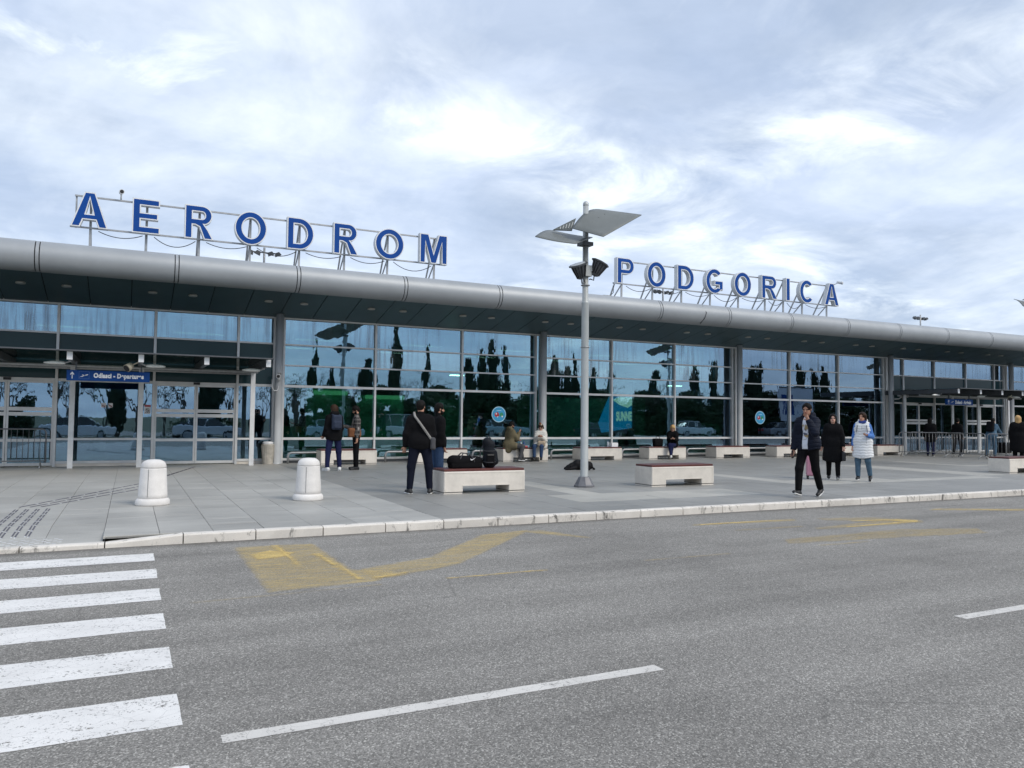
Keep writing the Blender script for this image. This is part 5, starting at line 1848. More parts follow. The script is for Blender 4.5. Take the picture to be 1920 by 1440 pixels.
def person(label, loc, face, H=1.75, bulk=1.0, arms=None, legs=None, lean=(0, 0), head=(0, 0), sit=None, top=None, bottom=F_black,
           shoes=(M_shoeb, M_shoew), hair='short', hairmat=H_black, sk=SK1, beard=False, voxel=0.0085, extras=None, seed=1, wide=1.0, group=None, female=False, hips=None):
    """local frame: the person looks along +y, right hand side is +x, feet on z = 0; face = heading in degrees (0 looks at the terminal, 180 at the road)"""
    root = empty('person', loc, rad(-face), label=label, cat='person', group=group)
    s = H / 1.75
    bu = bulk
    P = V3(0, 0, 0.95)
    U = nrm((lean[0], lean[1], 1))
    R = V3(1, 0, 0)
    Fd = nrm(np.cross(U, R))
    legs = legs or {1: ((0.02, 0, -1), (0.01, -0.02, -1), (0.15, 1, 0)), -1: ((-0.02, 0.02, -1), (-0.01, -0.03, -1), (-0.15, 1, 0))}
    arms = arms or {1: ((0.16, -0.03, -1), (0.06, 0.22, -1)), -1: ((-0.16, -0.03, -1), (-0.06, 0.22, -1))}
    J = {}
    for g, (t, sh, ft) in legs.items():
        hip = P + V3(g * 0.092 * (0.8 + 0.2 * bu), 0, -0.03)
        kn = hip + 0.43 * nrm(t)
        an = kn + 0.42 * nrm(sh)
        J[g] = [hip, kn, an, nrm(ft)]
    low = min(J[g][2][2] + min(0.0, J[g][3][2]) * 0.16 for g in J)
    dz = 0.082 - low
    if sit is not None:
        dz = sit / s + 0.10 - P[2]
    P = P + V3(0, 0, dz)
    for g in J:
        for i in range(3):
            J[g][i] = J[g][i] + V3(0, 0, dz)
    waist, chest, neck = P + U * 0.15, P + U * 0.36, P + U * 0.535
    hc = neck + U * 0.145 + Fd * 0.02
    ya, pi_ = rad(head[0]), rad(head[1])
    hf = nrm(Fd * cos(ya) * cos(pi_) + R * sin(ya) * cos(pi_) + U * sin(pi_))
    hr = nrm(np.cross(hf, U))
    hu = nrm(np.cross(hr, hf))
    sw = 0.160 * (0.86 if female else 1.0) * (0.8 + 0.2 * bu) * wide
    A = {}
    for g, (u, f) in arms.items():
        shd = P + U * 0.448 + R * g * sw
        el = shd + 0.285 * nrm(u)
        wr = el + 0.255 * nrm(f)
        A[g] = [shd, el, wr, nrm(f)]
    # --- body, one continuous surface
    b = SDF(0.03)
    fl = (Fd, 0.72)
    b.cap(P - R * 0.06, P + R * 0.06, 0.115 * bu, k=0.05, flat=fl)
    b.cap(waist - R * 0.05, waist + R * 0.05, 0.105 * bu, k=0.06, flat=fl)
    b.cap(chest - R * 0.07 * wide, chest + R * 0.07 * wide, 0.118 * bu, k=0.06, flat=fl)
    b.cap(P + U * 0.465 - R * 0.105 * wide, P + U * 0.465 + R * 0.105 * wide, 0.060, k=0.05)
    b.cap(neck - U * 0.05, neck + U * 0.07, 0.056, 0.050, k=0.03)
    b.cap(hc - hu * 0.035 + hf * 0.012, hc + hu * 0.035 - hf * 0.008, 0.070, 0.083, k=0.03, flat=(hr, 0.88))
    b.cap(hc + hf * 0.030 - hu * 0.062, hc + hf * 0.040 - hu * 0.072, 0.045, 0.040, k=0.025)
    b.cap(hc + hf * 0.082 + hu * 0.005, hc + hf * 0.100 - hu * 0.028, 0.011, 0.015, k=0.010)
    for g in (-1, 1):
        b.cap(hc + hr * g * 0.074 + hu * 0.012, hc + hr * g * 0.078 - hu * 0.022, 0.018, 0.012, k=0.008, flat=(hr, 0.5))
        b.cap(hc + hf * 0.074 + hr * g * 0.018 + hu * 0.030, hc + hf * 0.068 + hr * g * 0.045 + hu * 0.028, 0.010, k=0.010)
    for g in A:
        shd, el, wr, fd_ = A[g]
        b.cap(shd, el, 0.052 * bu, 0.042 * bu, k=0.04)
        b.cap(el, wr, 0.042 * bu, 0.028, k=0.02)
        # hand: palm, four fingers of different lengths, thumb from the side of the palm
        bend = Fd if abs(fd_ @ Fd) < 0.8 else U
        side = nrm(np.cross(fd_, bend))
        curl = nrm(np.cross(side, fd_)) * (1 if True else -1)
        pal = wr + fd_ * 0.050
        b.cap(wr + fd_ * 0.01, pal + fd_ * 0.035, 0.030, 0.036, k=0.015, flat=(curl, 0.55))
        for q, (off, ln) in enumerate(((-0.027, 0.062), (-0.009, 0.072), (0.010, 0.068), (0.028, 0.052))):
            k0 = pal + fd_ * 0.045 + side * off
            k1 = k0 + nrm(fd_ + curl * 0.35) * ln * 0.5
            k2 = k1 + nrm(fd_ * 0.5 + curl) * ln * 0.5
            b.cap(k0, k1, 0.0088, 0.0082, k=0.004)
            b.cap(k1, k2, 0.0082, 0.0072, k=0.004)
        t0 = wr + fd_ * 0.03 + side * (-0.03)
        t1 = t0 + nrm(fd_ * 0.6 - side * 0.6 + curl * 0.3) * 0.04
        b.cap(t0, t1, 0.0125, 0.0105, k=0.008)
        b.cap(t1, t1 + nrm(fd_ + curl * 0.5) * 0.03, 0.0105, 0.008, k=0.004)
    for g in J:
        hip, kn, an, ft = J[g]
        b.cap(hip, kn, 0.080 * bu, 0.054 * bu, k=0.04)
        b.cap(kn, an, 0.054 * bu, 0.037, k=0.02)
        b.cap(an + ft * -0.01 - V3(0, 0, 0.03), an + ft * 0.12 - V3(0, 0, 0.045), 0.032, 0.026, k=0.02)
    SC = lambda sd: sd
    parts = []
    parts.append(sdf_part('body', b, sk, root, voxel))
    # face
    e = SDF(0.004)
    for g in (-1, 1):
        c = hc + hf * 0.079 + hr * g * 0.031 + hu * 0.012
        e.cap(c - hr * 0.006, c + hr * 0.006, 0.0085, k=0.002)
    parts.append(sdf_part('eyes', e, M_eye, root, 0.005))
    e = SDF(0.004)
    c = hc + hf * 0.083 - hu * 0.050
    e.cap(c - hr * 0.018, c + hr * 0.018, 0.0085, k=0.002)
    parts.append(sdf_part('lips', e, M_lip, root, 0.005))
    # trousers
    t = SDF(0.03)
    t.cap(P - R * 0.06, P + R * 0.06, 0.124 * bu, k=0.05, flat=(Fd, 0.76))
    t.cap(P + U * 0.06 - R * 0.055, P + U * 0.06 + R * 0.055, 0.113 * bu, k=0.05, flat=(Fd, 0.76))
    for g in J:
        hip, kn, an, ft = J[g]
        t.cap(hip, kn, 0.096 * bu, 0.071 * (0.5 + bu * 0.5), k=0.05)
        t.cap(kn, an + (kn - an) * 0.05, 0.071 * (0.5 + bu * 0.5), 0.058, k=0.03)
        t.cap(an - V3(0, 0, 0.03) + (an - kn) * 0.02, an - V3(0, 0, 0.13), 0.070, op=-1)
    parts.append(sdf_part('trousers', t, bottom, root, 0.011, 0.0055, seed))
    # shoes
    for g in J:
        hip, kn, an, ft = J[g]
        dn = nrm(V3(0, 0, -1) - ft * (V3(0, 0, -1) @ ft))
        u = SDF(0.02)
        hl, to = an + dn * 0.038 - ft * 0.045, an + dn * 0.044 + ft * 0.155
        u.cap(hl, to, 0.044, 0.037, k=0.02)
        u.cap(an - ft * 0.012, an + dn * 0.03 + ft * 0.03, 0.046, 0.046, k=0.02)
        u.cap(hl + dn * 0.085, to + dn * 0.085, 0.058, op=-1)
        sh = sdf_part('shoe', u, shoes[0], root, 0.009)
        w = SDF(0.01)
        sdv = nrm(np.cross(ft, dn))
        w.box(an + dn * 0.068 + ft * 0.055, (0.128, 0.044, 0.014), 0.012, (ft, sdv, dn))
        sdf_part('sole', w, shoes[1], sh, 0.009)
    # upper clothing
    if top:
        th = top.get('t', 0.022)
        for li, lay in enumerate(top['layers']):
            j = SDF(0.03)
            tt = th + lay.get('more', 0.0)
            b2 = bu
            for c, w, r in ((P + U * 0.03, 0.06, 0.116), (waist, 0.052, 0.110), (chest, 0.07 * wide, 0.120)):
                j.cap(c - R * w, c + R * w, r * b2 + tt, k=0.07, flat=(Fd, 0.80))
            j.cap(P + U * 0.462 - R * 0.10 * wide, P + U * 0.462 + R * 0.10 * wide, 0.062 + tt * 0.8, k=0.05)
            j.cap(neck - U * 0.03, neck + U * lay.get('collar', 0.015), 0.062 + tt * 0.3, 0.060 + tt * 0.25, k=0.02)
            ln = lay.get('length', 0.0)          # metres below the hip
            if ln:
                if sit is None:
                    fl2 = lay.get('flare', 0.0)
                    mid = (J[1][1] + J[-1][1]) / 2
                    mid = P + nrm(mid - P) * ln
                    j.cap(P - R * 0.06, mid - R * 0.06, 0.125 * b2 + tt, 0.12 * b2 + tt + fl2, k=0.07, flat=(Fd, 0.85))
                    j.cap(P + R * 0.06, mid + R * 0.06, 0.125 * b2 + tt, 0.12 * b2 + tt + fl2, k=0.07, flat=(Fd, 0.85))
                    j.cap(mid + nrm(mid - P) * (0.22 + fl2) - R * 0.2, mid + nrm(mid - P) * (0.22 + fl2) + R * 0.2, 0.20 + fl2, op=-1)
                else:
                    for g in J:
                        j.cap(J[g][0], J[g][0] + nrm(J[g][1] - J[g][0]) * ln, 0.098 * b2 + tt, 0.085 * b2 + tt, k=0.06)
                    j.cap(P + Fd * -0.05, P + Fd * -0.06 - V3(0, 0, lay.get('tail', 0.05)), 0.13 + tt, 0.12 + tt, k=0.06)
            if lay.get('sleeves', True):
                for g in A:
                    shd, el, wr, fd_ = A[g]
                    j.cap(shd, el, 0.052 * b2 + tt * 0.8, 0.046 * b2 + tt * 0.85, k=0.05)
                    j.cap(el, wr - fd_ * 0.01, 0.046 * b2 + tt * 0.9, 0.036 + tt * 0.7, k=0.02)
                    j.cap(wr + fd_ * 0.045, wr + fd_ * 0.12, 0.055, op=-1)
            else:
                for g in A:
                    shd = A[g][0]
                    j.cap(shd + R * g * 0.055, A[g][1] + R * g * 0.02, 0.075, op=-1)
            if lay.get('hood'):
                j.cap(neck - Fd * 0.07 + U * 0.03 - R * 0.06, neck - Fd * 0.07 + U * 0.03 + R * 0.06, 0.062, k=0.03)
                j.cap(neck - Fd * 0.05 + U * 0.06 - R * 0.08, neck + Fd * 0.03 + U * 0.01 - R * 0.085, 0.035, k=0.02)
                j.cap(neck - Fd * 0.05 + U * 0.06 + R * 0.08, neck + Fd * 0.03 + U * 0.01 + R * 0.085, 0.035, k=0.02)
            j.cap(neck + U * 0.045 + Fd * 0.02, neck + U * 0.20 + Fd * 0.03, 0.058, 0.07, op=-1)
            if lay.get('open'):
                w = lay['open']
                j.box(P + U * 0.20 + Fd * 0.25, (w, 0.20, 0.46), 0.02, (R, Fd, U), op=-1)
            sdf_part(lay['name'], j, lay['mat'], root, 0.011, lay.get('amp', 0.008), seed + 3 * li, lay.get('quilt'))
    # hair
    h = SDF(0.02)
    if hair in ('short', 'long', 'bob', 'pony', 'crew'):
        tk = 0.010 if hair == 'crew' else 0.016
        h.cap(hc + hu * 0.020 - hf * 0.012, hc + hu * 0.038 - hf * 0.004, 0.078 + tk * 0.7, 0.082 + tk, k=0.02, flat=(hr, 0.92))
        h.cap(hc - hf * 0.045 - hu * 0.03, hc - hf * 0.035 + hu * 0.02, 0.055 + tk * 0.4, 0.075, k=0.02)
        if hair in ('long', 'bob', 'pony'):
            L = 0.34 if hair == 'long' else 0.17
            for g in (-1, 1):
                h.cap(hc + hr * g * 0.066 - hf * 0.02 + hu * 0.02, hc + hr * g * 0.078 - hu * L * 0.75 - hf * 0.03, 0.034, 0.030, k=0.03)
            h.cap(hc - hf * 0.055, hc - hf * 0.085 - U * L, 0.080, 0.070 if hair == 'long' else 0.06, k=0.04, flat=(hf, 0.6))
        h.cap(hc + hf * 0.118 - hu * 0.085, hc + hf * 0.112 + hu * 0.036, 0.068, 0.056, op=-1)
        if hair in ('short', 'crew'):
            h.cap(hc + hf * 0.05 - hu * 0.075 - hr * 0.1, hc + hf * 0.05 - hu * 0.075 + hr * 0.1, 0.070, op=-1)
            h.cap(hc - hf * 0.06 - hu * 0.135 - hr * 0.1, hc - hf * 0.06 - hu * 0.135 + hr * 0.1, 0.070, op=-1)
        sdf_part('hair', h, hairmat, root, 0.009, 0.004, seed + 9)
    if beard:
        bd = SDF(0.01)
        bd.cap(hc + hf * 0.045 - hu * 0.070 - hr * 0.03, hc + hf * 0.045 - hu * 0.070 + hr * 0.03, 0.042, k=0.01)
        for g in (-1, 1):
            bd.cap(hc + hf * 0.02 + hr * g * 0.062 - hu * 0.02, hc + hf * 0.04 + hr * g * 0.045 - hu * 0.06, 0.017, 0.024, k=0.01)
        bd.cap(hc + hf * 0.098 - hu * 0.050, hc + hf * 0.098 - hu * 0.040, 0.018, op=-1)
        sdf_part('beard', bd, hairmat, root, 0.008)
    if extras:
        extras(dict(P=P, U=U, R=R, F=Fd, hc=hc, hf=hf, hr=hr, hu=hu, A=A, J=J, neck=neck, chest=chest, waist=waist, root=root, s=s, sw=sw, bu=bu))
    root.scale = (s, s, s)
    return root


def strap(name, pts, w, mat, root, tk=0.006):
    q = SDF(0.01)
    for a, b in zip(pts[:-1], pts[1:]):
        q.cap(a, b, w / 2, k=0.005)
    return sdf_part(name, q, mat, root, 0.009)


def stand(gap=0.03, toe=0.2):
    return {1: ((gap, 0.0, -1), (gap * 0.4, -0.03, -1), (toe, 1, 0)), -1: ((-gap, 0.02, -1), (-gap * 0.4, -0.04, -1), (-toe, 1, 0))}


# 1 broad man seen from behind, grey strap across his back
def ex1(d):
    r = d['root']
    k = 1.30
    pts = [d['P'] + d['U'] * 0.50 - d['R'] * 0.12 + d['F'] * 0.10, d['P'] + d['U'] * 0.565 - d['R'] * 0.125 - d['F'] * 0.02]
    for t in range(9):
        u = t / 8
        a = d['P'] + d['U'] * (0.50 - 0.44 * u) + d['R'] * (-0.12 + 0.32 * u) - d['F'] * (0.118 + 0.055 * sin(pi * min(1, u * 1.05)))
        pts.append(a)
    strap('bag_strap', pts, 0.045, F_lgrey, r)
    q = SDF(0.02)
    c = d['P'] + d['R'] * 0.225 - d['F'] * 0.07 + d['U'] * -0.01
    q.box(c, (0.05, 0.10, 0.12), 0.04, (d['R'], d['F'], d['U']))
    sdf_part('crossbody_bag', q, F_grey, r, 0.01, 0.006, 5)


person('broad man in black sweatshirt seen from behind, grey strap across his back', (5.07, 14.20, 0), 14, 1.80, 1.20,
       arms={1: ((0.22, 0.10, -1), (0.0, 0.85, 0.5)), -1: ((-0.30, -0.02, -1), (-0.10, 0.30, -1))}, legs=stand(0.16, 0.3), head=(28, -2),
       top=dict(t=0.024, layers=[dict(name='sweatshirt', mat=F_black, length=0.05, amp=0.009, collar=0.02, hood=False)]), bottom=F_dnavy, hair='crew', beard=True, extras=ex1, seed=11, wide=1.06)
# 2 his companion in profile
person('bearded man in black jacket and blue jeans facing right, behind the broad man', (5.72, 14.95, 0), 88, 1.76, 1.10,
       arms={1: ((0.05, -0.05, -1), (0.0, 0.30, -1)), -1: ((-0.12, -0.05, -1), (-0.05, 0.25, -1))}, head=(6, -4),
       top=dict(t=0.026, layers=[dict(name='jacket', mat=F_black, length=0.06, amp=0.009, collar=0.05)]), bottom=F_denim, shoes=(M_shoew, M_shoew), hair='short', beard=True, seed=12)


# 3 long-haired person with a backpack
def ex3(d):
    r = d['root']
    q = SDF(0.02)
    c = d['chest'] - d['F'] * 0.205 - d['U'] * 0.03
    q.box(c, (0.135, 0.075, 0.20), 0.06, (d['R'], d['F'], d['U']))
    q.box(c - d['F'] * 0.075 - d['U'] * 0.07, (0.105, 0.025, 0.09), 0.03, (d['R'], d['F'], d['U']))
    bp = sdf_part('backpack', q, fabric('slate_backpack', (0.035, 0.045, 0.070)), r, 0.011, 0.003, 6)
    for g in (-1, 1):
        strap('shoulder_strap', [c + d['R'] * g * 0.085 + d['U'] * 0.19, d['P'] + d['U'] * 0.545 + d['R'] * g * 0.10 - d['F'] * 0.03, d['P'] + d['U'] * 0.46 + d['R'] * g * 0.115 + d['F'] * 0.115, d['P'] + d['U'] * 0.25 + d['R'] * g * 0.14 + d['F'] * 0.12], 0.04, fabric('slate_backpack', (0.035, 0.045, 0.070)), r)


person('person with long brown hair and slate backpack seen from behind', (5.03, 21.10, 0), -8, 1.80, 1.05, arms={1: ((0.14, 0.05, -1), (0.02, 0.55, -0.8)), -1: ((-0.14, 0.05, -1), (-0.02, 0.55, -0.6))},
       legs=stand(0.13, 0.35), head=(-20, -12), top=dict(t=0.030, layers=[dict(name='hooded_jacket', mat=F_black, length=0.10, amp=0.010, collar=0.03, hood=True)]), bottom=F_ddenim,
       shoes=(M_shoew, M_shoew), hair='long', hairmat=H_brown, extras=ex3, seed=13)


# 4 man in a plaid shirt holding a brown bag
def ex4(d):
    r = d['root']
    q = SDF(0.02)
    c = d['A'][-1][2] + V3(0, 0, -0.02) + d['F'] * 0.06
    q.box(d['P'] + d['U'] * 0.06 - d['R'] * 0.0 + d['F'] * 0.06, (0.18, 0.17, 0.13), 0.05, (d['R'], d['F'], d['U']))
    sdf_part('brown_bag', q, F_brown, r, 0.011, 0.006, 7)
    for g in (-1, 1):
        q = SDF(0.003)
        c = d['hc'] + d['hf'] * 0.092 + d['hr'] * g * 0.032 + d['hu'] * 0.012
        q.cap(c - d['hr'] * 0.012, c + d['hr'] * 0.012, 0.016, k=0.003, flat=(d['hf'], 0.4))
        sdf_part('spectacle_lens', q, M_black, r, 0.006)


person('man in dark plaid shirt looking down, brown bag at his waist', (5.72, 21.34, 0), -82, 1.78, 0.98, arms={-1: ((-0.05, -0.10, -1), (0.05, 0.10, -1)), 1: ((0.05, 0.35, -1), (-0.1, 0.9, 0.2))},
       head=(0, -26), top=dict(t=0.016, layers=[dict(name='plaid_shirt', mat=F_plaid, length=0.02, amp=0.006, collar=0.03)]), bottom=F_black, shoes=(M_shoeb, M_shoeb), beard=True, extras=ex4, seed=14)


# 5 seated man in a parka, hand at his face
def ex5(d):
    q = SDF(0.004)
    w = d['A'][1][2] + d['A'][1][3] * 0.07
    q.box(w + d['hf'] * 0.01, (0.012, 0.035, 0.07), 0.006, (d['hr'], d['hf'], d['hu']))
    sdf_part('phone', q, M_black, d['root'], 0.006)


person('seated man in olive parka holding a phone to his face', (11.72, 23.82, 0), 82, 1.76, 1.12, sit=0.475,
       legs={1: ((0.72, 0.68, -0.03), (0.10, -0.35, -1), (0.2, 1, -0.1)), -1: ((0.62, 0.80, 0.02), (0.22, 0.12, -1), (0.1, 1, -0.05))},
       arms={1: ((0.10, 0.55, -0.9), (-0.22, 0.50, 0.95)), -1: ((-0.05, 0.45, -1), (0.45, 0.75, -0.1))}, lean=(0.0, 0.12), head=(8, -8),
       top=dict(t=0.034, layers=[dict(name='parka', mat=F_olive, length=0.16, amp=0.011, collar=0.05, hood=True, tail=0.16)]), bottom=F_grey, hair='short', beard=True, sk=SK2, extras=ex5, seed=15)


# 6 seated woman in a cream coat and bobble hat
def ex6(d):
    r = d['root']
    q = SDF(0.02)
    hc, hu, hf, hr = d['hc'], d['hu'], d['hf'], d['hr']
    q.cap(hc + hu * 0.02 - hf * 0.01, hc + hu * 0.065 - hf * 0.015, 0.096, 0.078, k=0.02)
    q.cap(hc - hf * 0.04 - hu * 0.03, hc - hf * 0.03, 0.07, k=0.03)
    q.cap(hc + hf * 0.13 - hu * 0.08, hc + hf * 0.13 + hu * 0.01, 0.075, op=-1)
    sdf_part('beanie', q, F_beige, r, 0.009, 0.004, 4, (0.022, 0.004))
    q = SDF(0.01)
    q.cap(hc + hu * 0.165 - hf * 0.02, hc + hu * 0.17 - hf * 0.02, 0.042)
    sdf_part('pom_pom', q, F_brown, r, 0.009, 0.01, 4)
    q = SDF(0.02)
    q.box(d['P'] + d['F'] * 0.33 + V3(0, 0, 0.10) - d['R'] * 0.05, (0.15, 0.10, 0.10), 0.05, (d['R'], d['F'], d['U']))
    sdf_part('lap_bag', q, F_beige, r, 0.011, 0.01, 3)


person('seated woman in cream coat and beige bobble hat looking at her hands', (12.98, 23.84, 0), 212, 1.64, 1.08, sit=0.475, female=True,
       legs={1: ((0.30, 1.0, -0.02), (0.0, 0.10, -1), (0.1, 1, 0)), -1: ((0.10, 1.0, -0.02), (0.02, 0.0, -1), (0.0, 1, 0))},
       arms={1: ((0.12, 0.35, -1), (-0.45, 0.75, 0.55)), -1: ((-0.12, 0.35, -1), (0.45, 0.75, 0.55))}, lean=(0.0, 0.14), head=(10, -38),
       top=dict(t=0.044, layers=[dict(name='puffer_coat', mat=F_cream, length=0.20, amp=0.012, collar=0.04, hood=True, quilt=(0.085, 0.012), tail=0.14)]), bottom=F_denim, shoes=(M_shoeb, M_shoeb), hair='bob', hairmat=H_brown, sk=SK3, extras=ex6, seed=16)
# 7 seated blonde woman
person('seated woman with long blonde hair and black jacket looking down', (18.72, 23.80, 0), 218, 1.66, 1.0, sit=0.475, female=True,
       legs={1: ((0.05, 1.0, 0.0), (-0.12, 0.10, -1), (0.0, 1, 0)), -1: ((0.28, 1.0, -0.02), (0.10, -0.10, -1), (0.1, 1, -0.1))},
       arms={1: ((0.12, 0.40, -1), (-0.40, 0.8, 0.15)), -1: ((-0.12, 0.40, -1), (0.40, 0.8, 0.15))}, lean=(0, 0.20), head=(0, -36),
       top=dict(t=0.030, layers=[dict(name='jacket', mat=F_black, length=0.05, amp=0.009, collar=0.04)]), bottom=F_ddenim, shoes=(M_shoew, M_shoew), hair='long', hairmat=H_blonde, sk=SK3, seed=17)


# 8 walking man in a navy jacket
def ex8(d):
    r = d['root']
    q = SDF(0.004)
    w = d['A'][1][2] + d['A'][1][3] * 0.10
    q.box(w, (0.012, 0.036, 0.075), 0.006)
    sdf_part('phone', q, M_black, r, 0.006)
    q = SDF(0.004)
    q.cap(d['chest'] + d['F'] * 0.155 + d['R'] * -0.115, d['chest'] + d['F'] * 0.157 + d['R'] * -0.11, 0.010)
    sdf_part('jacket_badge', q, M_sign_white, r, 0.006)


person('man in open navy padded jacket and white printed T-shirt, walking, hand at his mouth', (11.95, 10.98, 0), 252, 1.82, 1.08,
       legs={1: ((0.02, 0.40, -1), (0.0, 0.10, -1), (0.05, 1, 0.20)), -1: ((-0.02, -0.22, -1), (0.0, -0.50, -1), (-0.05, 1, -0.38))},
       arms={1: ((0.26, 0.02, -1), (0.08, 0.22, -1)), -1: ((-0.22, 0.72, -0.75), (0.50, -0.10, 0.88))}, head=(-4, -8), lean=(0, 0.03),
       top=dict(t=0.020, layers=[dict(name='t_shirt', mat=F_tee, more=-0.008, sleeves=False, length=0.02, amp=0.004),
                                 dict(name='padded_jacket', mat=F_navy, more=0.012, open=0.055, amp=0.009, length=0.03, collar=0.05, hood=True, quilt=(0.075, 0.010))]), bottom=F_black, hair='crew', sk=SK2, extras=ex8, seed=18)


# 9 woman in a black coat with handbag
def glasses(d, up_=False):
    r = d['root']
    q = SDF(0.003)
    for g in (-1, 1):
        c = d['hc'] + d['hf'] * (0.088 if not up_ else 0.045) + d['hr'] * g * 0.032 + d['hu'] * (0.012 if not up_ else 0.105)
        q.cap(c - d['hr'] * 0.012, c + d['hr'] * 0.012, 0.017, k=0.003, flat=(d['hf'], 0.45))
        q.cap(c + d['hr'] * g * 0.03, c + d['hr'] * g * 0.045 - d['hf'] * 0.08, 0.005, k=0.003)
    sdf_part('spectacles' if not up_ else 'sunglasses', q, M_black, r, 0.006)


def ex9(d):
    glasses(d)
    q = SDF(0.015)
    w = d['A'][-1][2] + d['A'][-1][3] * 0.10
    q.box(w + V3(0, 0, -0.17), (0.05, 0.13, 0.12), 0.03)
    sdf_part('handbag', q, M_black, d['root'], 0.01)
    strap('handbag_strap', [w + V3(0, 0.08, -0.06), w + V3(0, 0, 0.02), w + V3(0, -0.08, -0.06)], 0.016, M_black, d['root'])


person('smiling woman in long black coat and glasses walking towards the road', (16.25, 14.12, 0), 226, 1.66, 1.10, female=True,
       legs={1: ((0.03, -0.10, -1), (0.0, -0.24, -1), (0.05, 1, -0.1)), -1: ((-0.04, 0.26, -1), (0.0, 0.02, -1), (-0.05, 1, 0.18))},
       arms={1: ((0.30, -0.22, -1), (0.22, -0.12, -1)), -1: ((-0.30, 0.10, -1), (-0.10, 0.30, -1))}, head=(0, 2),
       top=dict(t=0.034, layers=[dict(name='long_coat', mat=F_black, length=0.42, flare=0.05, amp=0.010, collar=0.03)]), bottom=F_black, shoes=(M_shoeb, M_shoew), hair='bob', hairmat=H_black, sk=SK3, extras=ex9, seed=19)


# 10 woman in a long white padded vest
def ex10(d):
    glasses(d, True)
    r = d['root']
    q = SDF(0.02)
    q.cap(d['neck'] + d['F'] * 0.03 - d['R'] * 0.05, d['neck'] + d['F'] * 0.03 + d['R'] * 0.05, 0.062, k=0.03)
    q.cap(d['neck'] - d['F'] * 0.03 - d['R'] * 0.05, d['neck'] - d['F'] * 0.03 + d['R'] * 0.05, 0.060, k=0.03)
    sdf_part('scarf', q, fabric('blue_scarf', (0.045, 0.07, 0.24)), r, 0.010, 0.008, 2)
    for g in (-1, 1):
        strap('bag_strap', [d['P'] + d['U'] * 0.545 + d['R'] * g * 0.10 - d['F'] * 0.02, d['P'] + d['U'] * 0.45 + d['R'] * g * 0.11 + d['F'] * 0.125, d['P'] + d['U'] * 0.28 + d['R'] * g * 0.135 + d['F'] * 0.14], 0.018, M_black, r)
    strap('front_zip', [d['P'] + d['U'] * 0.44 + d['F'] * 0.142, d['P'] + d['U'] * 0.36 + d['F'] * 0.155], 0.014, M_black, r)
    w = d['A'][-1][2]
    strap('hanging_cord', [w + V3(0.0, 0.05, 0), w + V3(0.0, 0.06, -0.22)], 0.012, M_black, r)


person('woman in long white padded vest with blue sleeves and jeans, walking', (16.42, 13.36, 0), 238, 1.67, 1.06, female=True,
       legs={1: ((0.05, 0.12, -1), (0.0, -0.02, -1), (0.05, 1, 0)), -1: ((-0.08, 0.16, -1), (-0.10, -0.30, -1), (-0.05, 1, -0.45))},
       arms={1: ((0.22, -0.05, -1), (0.10, 0.25, -1)), -1: ((-0.28, -0.02, -1), (0.30, 0.80, 0.12))}, head=(18, -4),
       top=dict(t=0.020, layers=[dict(name='jumper', mat=F_blue, more=-0.002, amp=0.007),
                                 dict(name='padded_vest', mat=F_white, more=0.018, sleeves=False, length=0.34, flare=0.04, amp=0.006, collar=0.04, hood=True, quilt=(0.070, 0.012))]),
       bottom=F_ldenim, hair='bob', hairmat=H_brown, sk=SK1, extras=ex10, seed=20)

# far right: queue at the arrivals doors
far = dict(voxel=0.014)
person('dark-haired person in black coat standing behind the crowd barrier', (32.15, 22.6, 0), 60, 1.70, 1.05, head=(30, 0), top=dict(t=0.034, layers=[dict(name='coat', mat=F_black, length=0.25, flare=0.02)]), bottom=F_ddenim, hair='bob', hairmat=H_black, sk=SK3, seed=21, **far)
person('person in black walking behind the crowd barriers by the arrivals door post', (33.6, 22.3, 0), 75, 1.68, 1.0, legs={1: ((0.02, 0.3, -1), (0, -0.05, -1), (0, 1, 0.1)), -1: ((-0.02, -0.15, -1), (0, -0.4, -1), (0, 1, -0.3))},
       top=dict(t=0.028, layers=[dict(name='jacket', mat=F_black, length=0.05)]), bottom=F_black, hair='short', sk=SK1, seed=22, **far)


def exr3(d):
    q = SDF(0.02)
    q.box(d['chest'] - d['F'] * 0.20, (0.15, 0.09, 0.22), 0.06, (d['R'], d['F'], d['U']))
    sdf_part('backpack', q, F_black, d['root'], 0.014, 0.004, 3)


person('man in denim jacket and dark backpack leaning forward to push a luggage cart', (33.0, 20.4, 0), 78, 1.74, 1.05, lean=(0, 0.30), head=(0, 10),
       legs={1: ((0.02, 0.28, -1), (0, -0.08, -1), (0, 1, 0)), -1: ((-0.02, -0.22, -1), (0, -0.42, -1), (0, 1, -0.3))}, arms={1: ((0.12, 0.60, -0.8), (0, 1, -0.35)), -1: ((-0.12, 0.60, -0.8), (0, 1, -0.35))},
       top=dict(t=0.024, layers=[dict(name='denim_jacket', mat=F_ldenim, length=0.03, collar=0.03)]), bottom=F_ldenim, hair='crew', sk=SK1, extras=exr3, seed=23, **far)
person('woman with wavy blonde hair in black coat, back turned, at the right edge', (29.6, 17.30, 0), 55, 1.78, 1.25, wide=1.1, female=True, head=(-10, 0), top=dict(t=0.038, layers=[dict(name='long_coat', mat=F_black, length=0.45, flare=0.04, collar=0.03)]), bottom=F_black, shoes=(M_shoeb, M_shoeb), hair='long', hairmat=H_blonde, sk=SK3, seed=24, **far)
person('person in dark clothes standing inside the arrivals doorway', (34.6, 26.6, 0), 190, 1.70, 1.0, top=dict(t=0.026, layers=[dict(name='jacket', mat=F_black, length=0.04)]), bottom=F_black, seed=25, **far)
